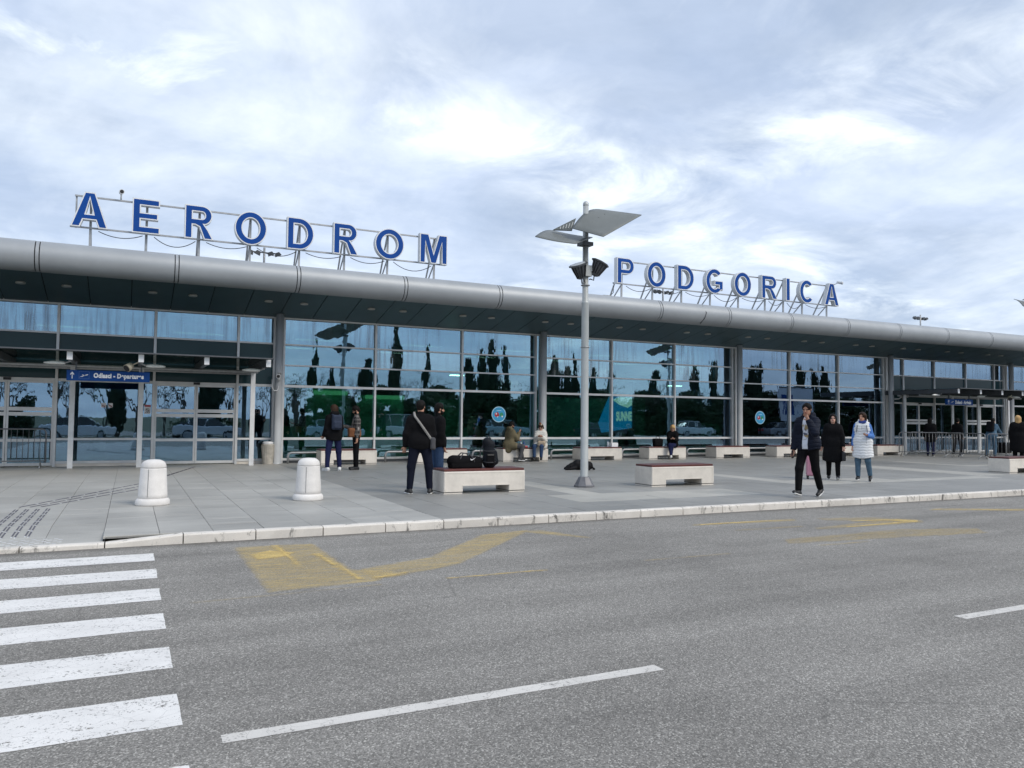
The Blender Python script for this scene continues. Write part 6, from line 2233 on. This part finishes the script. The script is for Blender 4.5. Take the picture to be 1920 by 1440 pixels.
person('person in black coat standing behind the left departures door', (-2.75, 26.3, 0), 205, 1.76, 1.1, top=dict(t=0.03, layers=[dict(name='coat', mat=F_black, length=0.2)]), bottom=F_dnavy, seed=26, **far)
person('person in white top behind the glass left of the seated man in olive parka', (10.95, 26.4, 0), 120, 1.62, 1.0, lean=(0, 0.1), top=dict(t=0.02, layers=[dict(name='top', mat=F_white, length=0.02)]), bottom=F_grey, hair='bob', hairmat=H_black, seed=27, **far)
person('person in pale hooded top behind the glass, back to the seated man in olive parka', (11.6, 26.7, 0), 60, 1.72, 1.0, lean=(0, 0.1), top=dict(t=0.026, layers=[dict(name='hooded_top', mat=F_lgrey, length=0.02, hood=True)]), bottom=F_black, hair='short', seed=28, **far)

# ------------------------------------------------------------------ luggage and small things
o = empty('duffel_bag', (6.02, 14.22, BH + 0.047), label='black duffel bag lying on the stone bench', cat='bag')
q = SDF(0.02)
q.cap((-0.24, 0, 0.135), (0.24, 0, 0.125), 0.135, 0.125, flat=((0, 0, 1), 0.92))
q.box((0, 0, 0.05), (0.33, 0.13, 0.05), 0.03)
q.cap((-0.30, 0, -0.15), (0.30, 0, -0.15), 0.15, op=-1)
sdf_part('bag_body', q, F_black, o, 0.010, 0.012, 8)
for yy in (-0.115, 0.115):
    MB().tube([(-0.16, yy, 0.12), (-0.13, yy * 0.9, 0.22), (-0.06, yy * 0.5, 0.30), (0.06, yy * 0.5, 0.29), (0.13, yy * 0.9, 0.21), (0.16, yy, 0.12)], 0.013, 8).build('handle', F_grey, o, local=True)
sw = [(-0.045, 0.0), (-0.030, -0.022), (-0.008, -0.026), (0.075, 0.030), (-0.005, -0.006), (-0.024, -0.008), (-0.034, 0.012)]
MB().prism([(a + 0.10, b + 0.185) for a, b in sw], -0.150, -0.146).build('white_mark', M_sign_white, o, local=True, fix=True)
o = empty('black_backpack', (6.52, 14.18, BH + 0.047), rad(-15), label='tall black hiking backpack standing on the stone bench', cat='backpack')
o.scale = (0.92, 0.95, 1.06)
q = SDF(0.03)
q.cap((0.02, 0, 0.14), (0, 0, 0.40), 0.165, 0.115, flat=((0, 1, 0), 0.85))
q.cap((-0.03, 0.0, 0.48), (0.04, 0, 0.44), 0.10, 0.09)
q.cap((0.16, -0.02, 0.13), (0.13, -0.02, 0.28), 0.07, 0.06)
q.cap((-0.2, 0, -0.16), (0.3, 0, -0.16), 0.165, op=-1)
sdf_part('pack', q, fabric('black_nylon', (0.011, 0.013, 0.017), 0.5), o, 0.010, 0.009, 9)
MB().tube([(-0.10, 0.02, 0.46), (-0.185, 0.0, 0.30), (-0.19, -0.01, 0.12), (-0.15, 0, 0.03)], 0.016, 8).build('shoulder_strap', F_grey, o, local=True)
MB().tube([(-0.05, 0, 0.55), (0.0, 0, 0.60), (0.05, 0, 0.55)], 0.010, 8).build('grab_loop', F_grey, o, local=True)
q = SDF(0.02)
q.box((0.02, -0.135, 0.17), (0.095, 0.035, 0.11), 0.03)
sdf_part('front_pocket', q, F_black, o, 0.010, 0.006, 3)
for zz_ in (0.12, 0.33):
    MB().tube([(-0.15, -0.06, zz_), (-0.06, -0.165 if zz_ < 0.2 else -0.12, zz_ - 0.01), (0.08, -0.165 if zz_ < 0.2 else -0.12, zz_ - 0.01), (0.16, -0.06, zz_)], 0.007, 6).build('compression_strap', F_grey, o, local=True)
MB().bar((-0.05, -0.174, 0.25), (0.09, -0.174, 0.25), 0.006, 0.008).build('zip', F_lgrey, o, local=True)

o = empty('pink_suitcase', (15.80, 14.42, 0), rad(-38), label='pink wheeled suitcase beside the woman in the black coat', cat='suitcase')
M_pink = plain('pink_shell', (0.55, 0.26, 0.34), 0.35, 0, 0.05, 3)
q = SDF(0.01)
q.box((0, 0, 0.36), (0.125, 0.11, 0.28), 0.045)
sdf_part('shell', q, M_pink, o, 0.011)
for k in range(5):
    MB().box(-0.10 + k * 0.046, -0.088 + k * 0.046, -0.118, -0.109, 0.12, 0.60).build('rib', M_pink, o, local=True)
for a in (-0.09, 0.09):
    for b in (-0.07, 0.07):
        MB().tube([(a - 0.012, b, 0.03), (a + 0.012, b, 0.03)], 0.030, 12).build('wheel', M_black, o, local=True)
        MB().box(a - 0.018, a + 0.018, b - 0.015, b + 0.015, 0.045, 0.09).build('caster', M_black, o, local=True)
MB().tube([(-0.07, 0.07, 0.62), (-0.07, 0.07, 0.98), (0.07, 0.07, 0.98), (0.07, 0.07, 0.62)], 0.010, 8).build('pull_handle', M_steel, o, local=True)

# sleeping dog behind the lamp post
M_dog = fabric('black_dog_fur', (0.010, 0.010, 0.011), 0.6, 0.3, 90)
o = empty('dog', (11.80, 19.36, 0), rad(-24), label='black dog lying asleep on the paving behind the lamp post', cat='dog')
q = SDF(0.04)
q.cap((-0.05, 0, 0.13), (0.24, 0.02, 0.12), 0.130, 0.115)
q.cap((0.24, 0.02, 0.12), (0.36, 0.03, 0.11), 0.115, 0.10)
q.cap((-0.10, 0, 0.13), (-0.24, -0.03, 0.10), 0.10, 0.075)
q.cap((-0.24, -0.03, 0.09), (-0.34, -0.06, 0.075), 0.072, 0.060)
q.cap((-0.34, -0.06, 0.065), (-0.45, -0.09, 0.042), 0.050, 0.032)
for g in (-1, 1):
    q.cap((-0.28, -0.04 + 0.05 * g, 0.125), (-0.25, -0.04 + 0.085 * g, 0.085), 0.022, 0.012, k=0.01, flat=((0, 1, 0), 0.7))
q.cap((-0.10, -0.10, 0.06), (-0.30, -0.20, 0.035), 0.045, 0.028, k=0.03)
q.cap((-0.30, -0.20, 0.035), (-0.42, -0.20, 0.030), 0.028, 0.030, k=0.02)
q.cap((-0.12, 0.10, 0.06), (-0.36, 0.12, 0.032), 0.045, 0.028, k=0.03)
q.cap((0.30, -0.08, 0.10), (0.14, -0.17, 0.06), 0.075, 0.045, k=0.03)
q.cap((0.14, -0.17, 0.05), (0.32, -0.20, 0.035), 0.040, 0.026, k=0.02)
q.cap((0.32, -0.20, 0.032), (0.20, -0.24, 0.028), 0.026, 0.026, k=0.02)
q.cap((0.42, 0.03, 0.07), (0.50, -0.10, 0.035), 0.030, 0.018, k=0.03)
q.cap((0.50, -0.10, 0.03), (0.42, -0.22, 0.022), 0.018, 0.012, k=0.02)
q.box((0, 0, -0.10), (0.9, 0.6, 0.10), 0.0, op=-1)
sdf_part('body', q, M_dog, o, 0.010, 0.004, 6)
o.scale = (0.92, 0.92, 1.15)

M_bottle = plain('clear_bottle', (0.55, 0.62, 0.66), 0.12, 0, 0.05)
M_bluecap = plain('blue_cap', (0.03, 0.10, 0.40), 0.4)
bt = BH + 0.047


def bottle(x, y, label, body, z=bt, h=0.22):
    o = empty('bottle', (x, y, z), label=label, cat='bottle')
    MB().lathe([(0.030, 0.0), (0.033, 0.01), (0.033, h * 0.60), (0.030, h * 0.70), (0.014, h * 0.86), (0.013, h * 0.92)], (x, y, z), 16).build('bottle_body', body, o)
    MB().lathe([(0.015, 0.0), (0.015, h * 0.08)], (x, y, z + h * 0.92), 12).build('cap', M_bluecap, o)


bottle(12.25, 23.95, 'clear water bottle between the two people on the bench', M_bottle)
bottle(12.38, 23.98, 'blue-labelled bottle between the two people on the bench', plain('blue_bottle', (0.05, 0.10, 0.28), 0.2))
bottle(15.92, 24.05, 'small clear bottle beside the white box on the bench', M_bottle)
o = empty('snack_packet', (12.36, 23.86, bt), label='red snack packet on the bench between the two people', cat='packet')
q = SDF(0.01)
q.box((0, 0, 0.035), (0.09, 0.05, 0.03), 0.025)
sdf_part('packet', q, plain('red_foil', (0.50, 0.04, 0.05), 0.3), o, 0.008, 0.008, 2)
o = empty('white_box', (16.12, 24.0, bt), label='small white cardboard box on the bench behind the lamp post', cat='box')
MB().box(15.98, 16.26, 23.88, 24.12, bt, bt + 0.15).build('carton', M_sign_white, o, bevel=0.004)
MB().box(15.975, 16.265, 23.99, 24.01, bt + 0.150, bt + 0.153).build('tape', M_beige, o)


def cup(x, y, label):
    o = empty('paper_cup', (x, y, bt), label=label, cat='cup')
    MB().lathe([(0.028, 0.0), (0.038, 0.10), (0.041, 0.103), (0.036, 0.104)], (x, y, bt), 14).build('cup_body', M_sign_white, o)
    MB().lathe([(0.041, 0.0), (0.040, 0.008), (0.034, 0.014)], (x, y, bt + 0.105), 14).build('lid', M_sign_white, o)


cup(14.80, 23.98, 'white paper cup on the bench just left of the lamp post')
cup(28.6, 23.95, 'white paper cup on the bench beside the woman in the white vest')
o = empty('black_tote', (18.15, 23.98, bt), label='black bag standing on the bench left of the blonde woman', cat='bag')
q = SDF(0.02)
q.box((0, 0, 0.15), (0.20, 0.10, 0.15), 0.05)
sdf_part('bag_body', q, F_black, o, 0.011, 0.010, 5)
MB().tube([(-0.10, 0, 0.28), (-0.06, 0, 0.38), (0.06, 0, 0.38), (0.10, 0, 0.28)], 0.010, 8).build('handle', F_black, o, local=True)


# luggage cart with cases in the arrivals queue
o = empty('luggage_cart', (34.2, 20.6, 0), rad(12), label='steel luggage cart pushed by the man in denim jacket', cat='luggage cart')
MB().tube([(-0.45, -0.25, 0.95), (-0.45, -0.25, 0.18), (0.45, -0.18, 0.14), (0.45, 0.18, 0.14), (-0.45, 0.25, 0.18), (-0.45, 0.25, 0.95)], 0.018, 8).build('frame', M_steel, o, local=True)
MB().tube([(-0.45, -0.25, 0.95), (-0.52, -0.25, 1.0), (-0.52, 0.25, 1.0), (-0.45, 0.25, 0.95)], 0.020, 8).build('handle', M_black, o, local=True)
for a, b in ((-0.4, -0.22), (-0.4, 0.22), (0.4, 0.0)):
    MB().tube([(a, b - 0.02, 0.07), (a, b + 0.02, 0.07)], 0.07, 12).build('wheel', M_black, o, local=True)
o2 = empty('dark_suitcase', (34.2, 20.6, 0.20), rad(12), label='dark suitcase riding on the luggage cart', cat='suitcase')
q = SDF(0.01)
q.box((0, 0, 0.24), (0.33, 0.20, 0.23), 0.04)
sdf_part('shell', q, F_black, o2, 0.014)
MB().tube([(-0.08, 0, 0.47), (-0.06, 0, 0.50), (0.06, 0, 0.50), (0.08, 0, 0.47)], 0.012, 8).build('handle', M_black, o2, local=True)

# banner and lamp arms inside the hall; its glow stands in for daylight
o = empty('banner_display', (17.9, 26.5, 0), label='blue advertising banner with white lettering inside the hall', cat='banner')
M_ban = emit('banner_blue_glow', (0.004, 0.16, 0.42), 1.0)
M_banw = emit('banner_white_glow', (0.55, 0.66, 0.70), 0.9)
M_bang = plain('display_grey', (0.16, 0.20, 0.22), 0.5)
MB().prism([(17.25, 0.95), (18.75, 1.15), (18.75, 2.45), (17.62, 2.45), (17.35, 1.9), (17.1, 1.35)], 26.50, 26.54).build('banner', M_ban, o, fix=True)
MB().prism([(17.75, 2.30), (18.1, 2.1), (18.5, 1.98), (18.74, 2.10), (18.74, 2.42), (18.15, 2.44)], 26.485, 26.495).build('white_swirl', M_banw, o, fix=True)
me = text_mesh('lettering', 'SUNNE', 0.4, M_banw, 0.02)
fit_mesh(me, 0.78, 0.40, lambda u, v: Vector((17.93 + u, 26.48, 1.42 + v + u * 0.02)) - o.location)
link(bpy.data.objects.new('lettering', me), o)
MB().box(17.60, 18.80, 26.46, 26.70, 2.52, 3.0).build('header_box', M_bang, o)
MB().box(18.72, 18.84, 26.42, 26.72, 0.0, 3.06).build('upright', M_bang, o)
MB().tube([(17.9, 26.5, 3.02), (17.4, 26.3, 3.05), (17.1, 26.1, 2.98), (17.02, 26.05, 2.86)], 0.02, 8).build('lamp_arm', M_darksteel, o)
MB().tube([(18.8, 26.5, 3.0), (19.1, 26.3, 3.05), (19.25, 26.2, 3.04), (19.28, 26.18, 2.95)], 0.02, 8).build('lamp_arm', M_darksteel, o)

# ------------------------------------------------------------------ across the road: what the glass mirrors
verge = MB().box(-80, 110, -9.4, -4.75, -0.15, 0.02).build('verge', M_grass_gr)
verge['kind'] = 'structure'
MB().box(-80, 110, -4.74, -4.58, -0.15, 0.03).build('far_kerb', M_kerb)['kind'] = 'structure'
F_leaf = plain('cypress_leaf', (0.022, 0.036, 0.018), 0.8, 0, 0.35, 2.0)
F_leaf2 = plain('broad_leaf', (0.035, 0.060, 0.022), 0.7, 0, 0.35, 2.0)
F_palm = plain('palm_leaf', (0.05, 0.085, 0.030), 0.6, 0, 0.3, 2.0)
M_bark = plain('bark', (0.075, 0.060, 0.048), 0.9, 0, 0.3, 6, 0.4, 20)


def cypress_mesh(seed, n=4200):
    r = np.random.RandomState(seed)
    z = r.power(1.15, n)
    lump = 0.22 * np.sin(z * (11 + seed * 3) + seed * 1.7 + 2 * np.sin(z * 5 + seed))
    prof = np.clip(0.12 + lump * (z < 0.9) * (z > 0.05) * 0.6 + (0.75 + 0.08 * seed % 0.4) * np.sin(np.pi * np.clip(z * 0.86 + 0.13, 0, 1)) ** 0.75, 0.05, 1) * (1 + 0.18 * np.sin(z * 23 + seed) + 0.12 * np.sin(z * 51))
    rad_ = prof * np.sqrt(r.uniform(0.35, 1.0, n))
    t = r.uniform(0, 2 * np.pi, n)
    C = np.stack([rad_ * np.cos(t), rad_ * np.sin(t), 0.03 + 0.95 * z], 1)
    up_ = np.stack([0.12 * np.cos(t) * r.uniform(0, 2, n), 0.12 * np.sin(t) * r.uniform(0, 2, n), np.full(n, 0.055) * r.uniform(0.6, 1.6, n)], 1)
    sd_ = np.stack([-np.sin(t + r.normal(0, .6, n)), np.cos(t + r.normal(0, .6, n)), r.normal(0, .03, n)], 1) * r.uniform(0.05, 0.13, n)[:, None]
    V = np.concatenate([C - sd_, C + sd_, C + up_ + sd_ * 0.25, C + up_ - sd_ * 0.25], 0)
    i = np.arange(n)
    Q = np.stack([i, i + n, i + 2 * n, i + 3 * n], 1)
    return np_mesh('crown', V, Q, F_leaf)


cyp = [cypress_mesh(s) for s in (1, 2, 3, 4, 5, 6)]
trunk_me = MB().tube([(0, 0, -0.02), (0.02, 0, 0.4), (0, 0, 0.9)], [0.16, 0.10, 0.03], 8).mesh('trunk', M_bark)
for i, (x, y, h, w) in enumerate(((12.74, -10, 7.2, 0.42), (14.7, -12, 5.3, 0.55), (16.73, -9, 5.8, 0.95), (18.95, -9, 8.7, 0.62), (22.69, -12, 7.3, 0.5), (25.4, -9, 6.0, 0.8), (27.06, -10, 7.1, 0.8),
                                  (28.53, -11, 8.0, 0.8), (30.71, -13, 7.8, 0.5), (34.18, -10, 6.8, 1.0), (34.9, -9, 5.8, 0.9), (37.5, -12, 7.4, 0.55), (37.6, -9, 5.8, 0.9), (51.6, -12, 6.6, 0.9), (52.4, -10, 7.0, 0.7),
                                  (56.7, -9, 6.6, 1.1), (61.5, -13, 7.4, 0.8), (64.5, -10, 7.2, 1.1), (68.7, -12, 6.9, 0.9), (72.6, -14, 7.4, 0.9), (-0.68, -9, 5.0, 0.75), (5.1, -8.5, 5.3, 1.3), (46, -11, 6.0, 1.0), (41.5, -12, 6.2, 0.8))):
    o = empty('cypress_tree', (x, y, 0), rad(37 * i), label='slim dark cypress across the road, mirrored in the terminal glass', cat='tree', group='cypresses across the road')
    c = inst('crown', cyp[i % 6], (0, 0, 0.15), o)
    c.scale = (w * 0.62, w * 0.62, h)
    t = inst('trunk', trunk_me, (0, 0, 0), o)
    t.scale = (1, 1, h)


def bare_tree(seed, h=5.5):
    r = random.Random(seed)
    m = MB()

    def grow(p, d, L, rd, lv):
        pts = [p]
        q = p
        n = 3
        for k in range(n):
            d = (d + Vector((r.uniform(-.22, .22), r.uniform(-.22, .22), r.uniform(-.06, .16)))).normalized()
            q = q + d * (L / n)
            pts.append(q)
        m.tube(pts, [rd * (1 - 0.4 * k / n) for k in range(n + 1)], 5 if lv < 2 else 4, cap=False)
        if lv < 4:
            for k in range(3 if lv < 3 else 4):
                a = r.uniform(0, 2 * pi)
                sp = r.uniform(0.5, 0.95)
                side = Vector((cos(a), sin(a), r.uniform(-0.1, 0.35))) * sp
                grow(pts[r.choice((2, 3, 3))], (d + side).normalized(), L * r.uniform(0.6, 0.82), rd * 0.52, lv + 1)
    grow(Vector((0, 0, 0)), Vector((0, 0, 1)), h * 0.33, 0.13, 0)
    return m.mesh('branches', M_bark)


bt_m = [bare_tree(s) for s in (3, 8, 14)]
for i, (x, y, s) in enumerate(((-6.5, -8, 1.0), (-3.4, -10, 0.95), (2.2, -9.0, 0.9), (8.6, -9.2, 0.95), (11.0, -13, 1.1), (32.3, -8, 0.9), (40.5, -8.5, 1.0), (44, -8, 1.0), (48.5, -9, 1.0), (21, -15, 1.1), (58.6, -8, 1.0), (-9, -16, 1.2), (-5, -19, 1.3), (0.6, -17, 1.2), (4.0, -20, 1.3), (7.4, -16, 1.2), (14, -20, 1.3), (17.5, -18, 1.2), (25, -19, 1.3), (36, -18, 1.2), (42, -20, 1.3), (53, -18, 1.2), (-1.5, -24, 1.3))):
    o = empty('bare_tree', (x, y, 0), rad(71 * i), label='leafless tree across the road, mirrored in the terminal glass', cat='tree', group='bare trees across the road')
    b = inst('branches', bt_m[i % 3], (0, 0, 0), o)
    b.scale = (s, s, s)
    MB().lathe([(0.20, -0.03), (0.15, 0.15), (0.135, 0.5)], (0, 0, 0), 8).build('trunk', M_bark, o, local=True)


def frond_mesh(seed):
    r = random.Random(seed)
    m = MB()
    for k in range(26):
        a = 2 * pi * k / 26 + r.uniform(-.1, .1)
        el = r.uniform(-0.55, 1.2)
        d = Vector((cos(a) * cos(el), sin(a) * cos(el), sin(el)))
        L = r.uniform(0.8, 1.15)
        sd_ = Vector((-sin(a), cos(a), 0))
        prev = Vector((0, 0, 0))
        for q in range(9):
            t = (q + 1) / 9
            p = d * L * t + Vector((0, 0, -0.35 * t * t))
            for g in (-1, 1):
                tip = p + (sd_ * g * 0.9 + d * 0.7 + Vector((0, 0, -0.25))).normalized() * 0.34 * (1.15 - t * 0.6)
                m.add([p, p + d * 0.05, tip], [(0, 1, 2)])
            m.add([prev - sd_ * 0.012, prev + sd_ * 0.012, p + sd_ * 0.010, p - sd_ * 0.010], [(0, 1, 2, 3)])
            prev = p
    return m.mesh('fronds', F_palm)


fm = frond_mesh(2)
for i, (x, y, h) in enumerate(((10.6, -6.6, 3.3), (21.6, -6.5, 2.6), (2.9, -6.2, 0.5), (6.4, -6.4, 0.6), (-4.0, -6.5, 0.6))):
    lb = 'palm across the road, mirrored in the terminal glass' if h > 1 else 'low spiky palm bush across the road, mirrored in the doors'
    o = empty('palm_tree', (x, y, 0), rad(40 * i), label=lb, cat='palm', group='tall palms across the road' if h > 1 else 'low palm bushes across the road')
    f = inst('fronds', fm, (0, 0, h), o)
    MB().tube([(0, 0, -0.02), (0.05, 0, h * 0.5), (0, 0, h + 0.1)], [0.24, 0.19, 0.17], 10).build('trunk', M_bark, o, local=True)


def hedge_mesh(n, sx, sy, sz, seed, mat):
    r = np.random.RandomState(seed)
    C = r.uniform(-1, 1, (n, 3)) * np.array([sx, sy, sz / 2]) + np.array([0, 0, sz / 2])
    C[:, 2] += 0.25 * sz * np.sin(C[:, 0] * 1.7 + seed) * (C[:, 2] > sz * 0.6)
    a, b = r.normal(size=(n, 3)), r.normal(size=(n, 3))
    a *= (0.075 / np.linalg.norm(a, axis=1))[:, None]
    b *= (0.075 / np.linalg.norm(b, axis=1))[:, None]
    V = np.concatenate([C - a, C + b, C + a, C - b], 0)
    i = np.arange(n)
    return np_mesh('foliage', V, np.stack([i, i + n, i + 2 * n, i + 3 * n], 1), mat)


hm = [hedge_mesh(11000, 2.2, 0.7, 2.4, s, F_leaf2) for s in (4, 5)]
for i, (x, y, s) in enumerate(((14.2, -8.3, 1.1), (18.2, -8.6, 1.0), (23.4, -8.2, 1.2), (28, -8.2, 1.25), (33.2, -8.0, 1.2), (39.4, -8.1, 1.15), (44.5, -8.4, 1.2), (50, -8.3, 1.2), (55, -8.2, 1.2), (60.5, -8.3, 1.3), (66, -8.2, 1.3), (-7.5, -8.2, 0.9), (16.2, -11, 1.35), (20.6, -11, 1.4), (25.8, -11.5, 1.45), (30.8, -11, 1.5), (36.2, -10.5, 1.5), (42, -11, 1.5), (47.4, -11, 1.5), (52.6, -11, 1.5), (58, -11, 1.5), (63.4, -11, 1.6), (71, -8.4, 1.5), (76, -8.2, 1.6), (81, -8.6, 1.7), (86, -8.2, 1.7), (91, -8.4, 1.8), (96, -8.2, 1.8), (101, -8.4, 1.9), (107, -8.3, 1.9))):
    o = empty('dense_shrub', (x, y, 0), rad(180 * (i % 2)), label='dense evergreen shrub across the road, mirrored in the terminal glass', cat='shrub', group='evergreen shrubs across the road')
    f = inst('foliage', hm[i % 2], (0, 0, 0), o)
    f.scale = (s, s, s)
    for dx in (-1.2, 0.1, 1.3):
        MB().tube([(dx, 0, -0.02), (dx + 0.1, 0, 1.2)], [0.05, 0.03], 6).build('stem', M_bark, o, local=True)


def car(x, y, rz, col, label, van=False):
    o = empty('parked_car', (x, y, RZ), rad(rz), label=label, cat='car', group='cars parked across the road')
    pm_ = plain('car_paint_' + ''.join('%02d' % int(99 * c) for c in col), col, 0.25, 0.2, 0.03, 1, coat=0.6)
    gm = plain('car_window', (0.015, 0.02, 0.022), 0.08)
    h = 1.85 if van else 1.45
    low = [(-2.1, 0.30), (2.05, 0.30), (2.15, 0.55), (2.1, 0.78), (1.45, 0.90), (-1.95, 0.95), (-2.15, 0.80), (-2.15, 0.5)]
    cab = [(1.25 if not van else 1.5, 0.90), (0.55 if not van else 0.95, h - 0.04), (0.2, h), (-1.0 if not van else -1.7, h - 0.02), (-1.75 if not van else -1.95, 0.96)]
    MB().prism(low, -0.86, 0.86).build('body', pm_, o, local=True, fix=True, bevel=0.06)
    m = MB().prism(cab, -0.76, 0.76)
    m.v = [(a, b * (1 - 0.16 * max(0, (c - 0.9)) / 0.6), c) for a, b, c in m.v]
    m.build('cabin', gm, o, local=True, fix=True, bevel=0.04)
    MB().box(-1.05 if not van else -1.7, 0.45 if not van else 0.9, -0.63, 0.63, h - 0.03, h + 0.02).build('roof', pm_, o, local=True, bevel=0.015)
    for a, b in ((-0.18, 0.0), (-1.2, -1.3)):
        for g in (-1, 1):
            MB().bar((a, g * 0.775, 0.93), (b, g * 0.655, h - 0.03), 0.06, 0.03, (0, 1, 0)).build('pillar', pm_, o, local=True)
    for a in (-1.3, 1.35):
        for g in (-1, 1):
            w = MB().tube([(a, g * 0.70, 0.31), (a, g * 0.875, 0.31)], 0.31, 18).build('wheel', M_black, o, local=True)
            MB().tube([(a, g * 0.86, 0.31), (a, g * 0.885, 0.31)], 0.19, 14).build('rim', M_steel, w, local=True)
    for g in (-1, 1):
        MB().box(2.06, 2.16, g * 0.62 - 0.17, g * 0.62 + 0.17, 0.60, 0.74).build('headlight', M_glasslamp, o, local=True, bevel=0.02)
        MB().box(-2.17, -2.10, g * 0.66 - 0.13, g * 0.66 + 0.13, 0.62, 0.82).build('tail_light', M_red, o, local=True, bevel=0.02)


car(4.8, -5.9, 5, (0.62, 0.63, 0.64), 'silver car parked across the road, mirrored in the departures door')
car(-2.8, -6.0, 0, (0.70, 0.70, 0.70), 'white car across the road, mirrored left of the departures sign post')
car(13.2, -6.0, 0, (0.45, 0.55, 0.62), 'pale blue car across the road, mirrored behind the plaid-shirted man')
car(18.6, -6.1, 0, (0.70, 0.71, 0.72), 'white van across the road, mirrored behind the two men in black', True)
car(27.0, -6.0, 0, (0.40, 0.52, 0.55), 'pale green car across the road, mirrored between the seated couple')
car(36.4, -6.1, 0, (0.05, 0.05, 0.06), 'black car across the road, mirrored behind the lamp post')
car(46.5, -6.0, 0, (0.66, 0.67, 0.68), 'white car across the road, mirrored near the blonde woman')
car(57.5, -6.0, 0, (0.30, 0.31, 0.33), 'grey car across the road, mirrored behind the walking man')

o = empty('roadside_billboard', (61, -7.4, 0), label='white billboard on two posts across the road, mirrored right of the lamp', cat='billboard')
M_bb = plain('billboard_white', (0.62, 0.64, 0.70), 0.5, 0, 0.04, 0.4)
MB().box(58.6, 63.4, -7.45, -7.35, 1.5, 5.0).build('panel', M_bb, o)
for x in (59.6, 62.4):
    MB().box(x - 0.09, x + 0.09, -7.65, -7.47, 0.0, 4.6).build('post', M_steel, o)
MB().box(58.55, 63.45, -7.34, -7.30, 5.0, 5.12).build('lamp_bar', M_darksteel, o)
MB().box(59.2, 60.6, -7.345, -7.335, 2.2, 4.3).build('blue_print', M_sign_blue, o)
MB().box(62.2, 63.0, -7.345, -7.335, 1.7, 2.2).build('red_print', M_red, o)
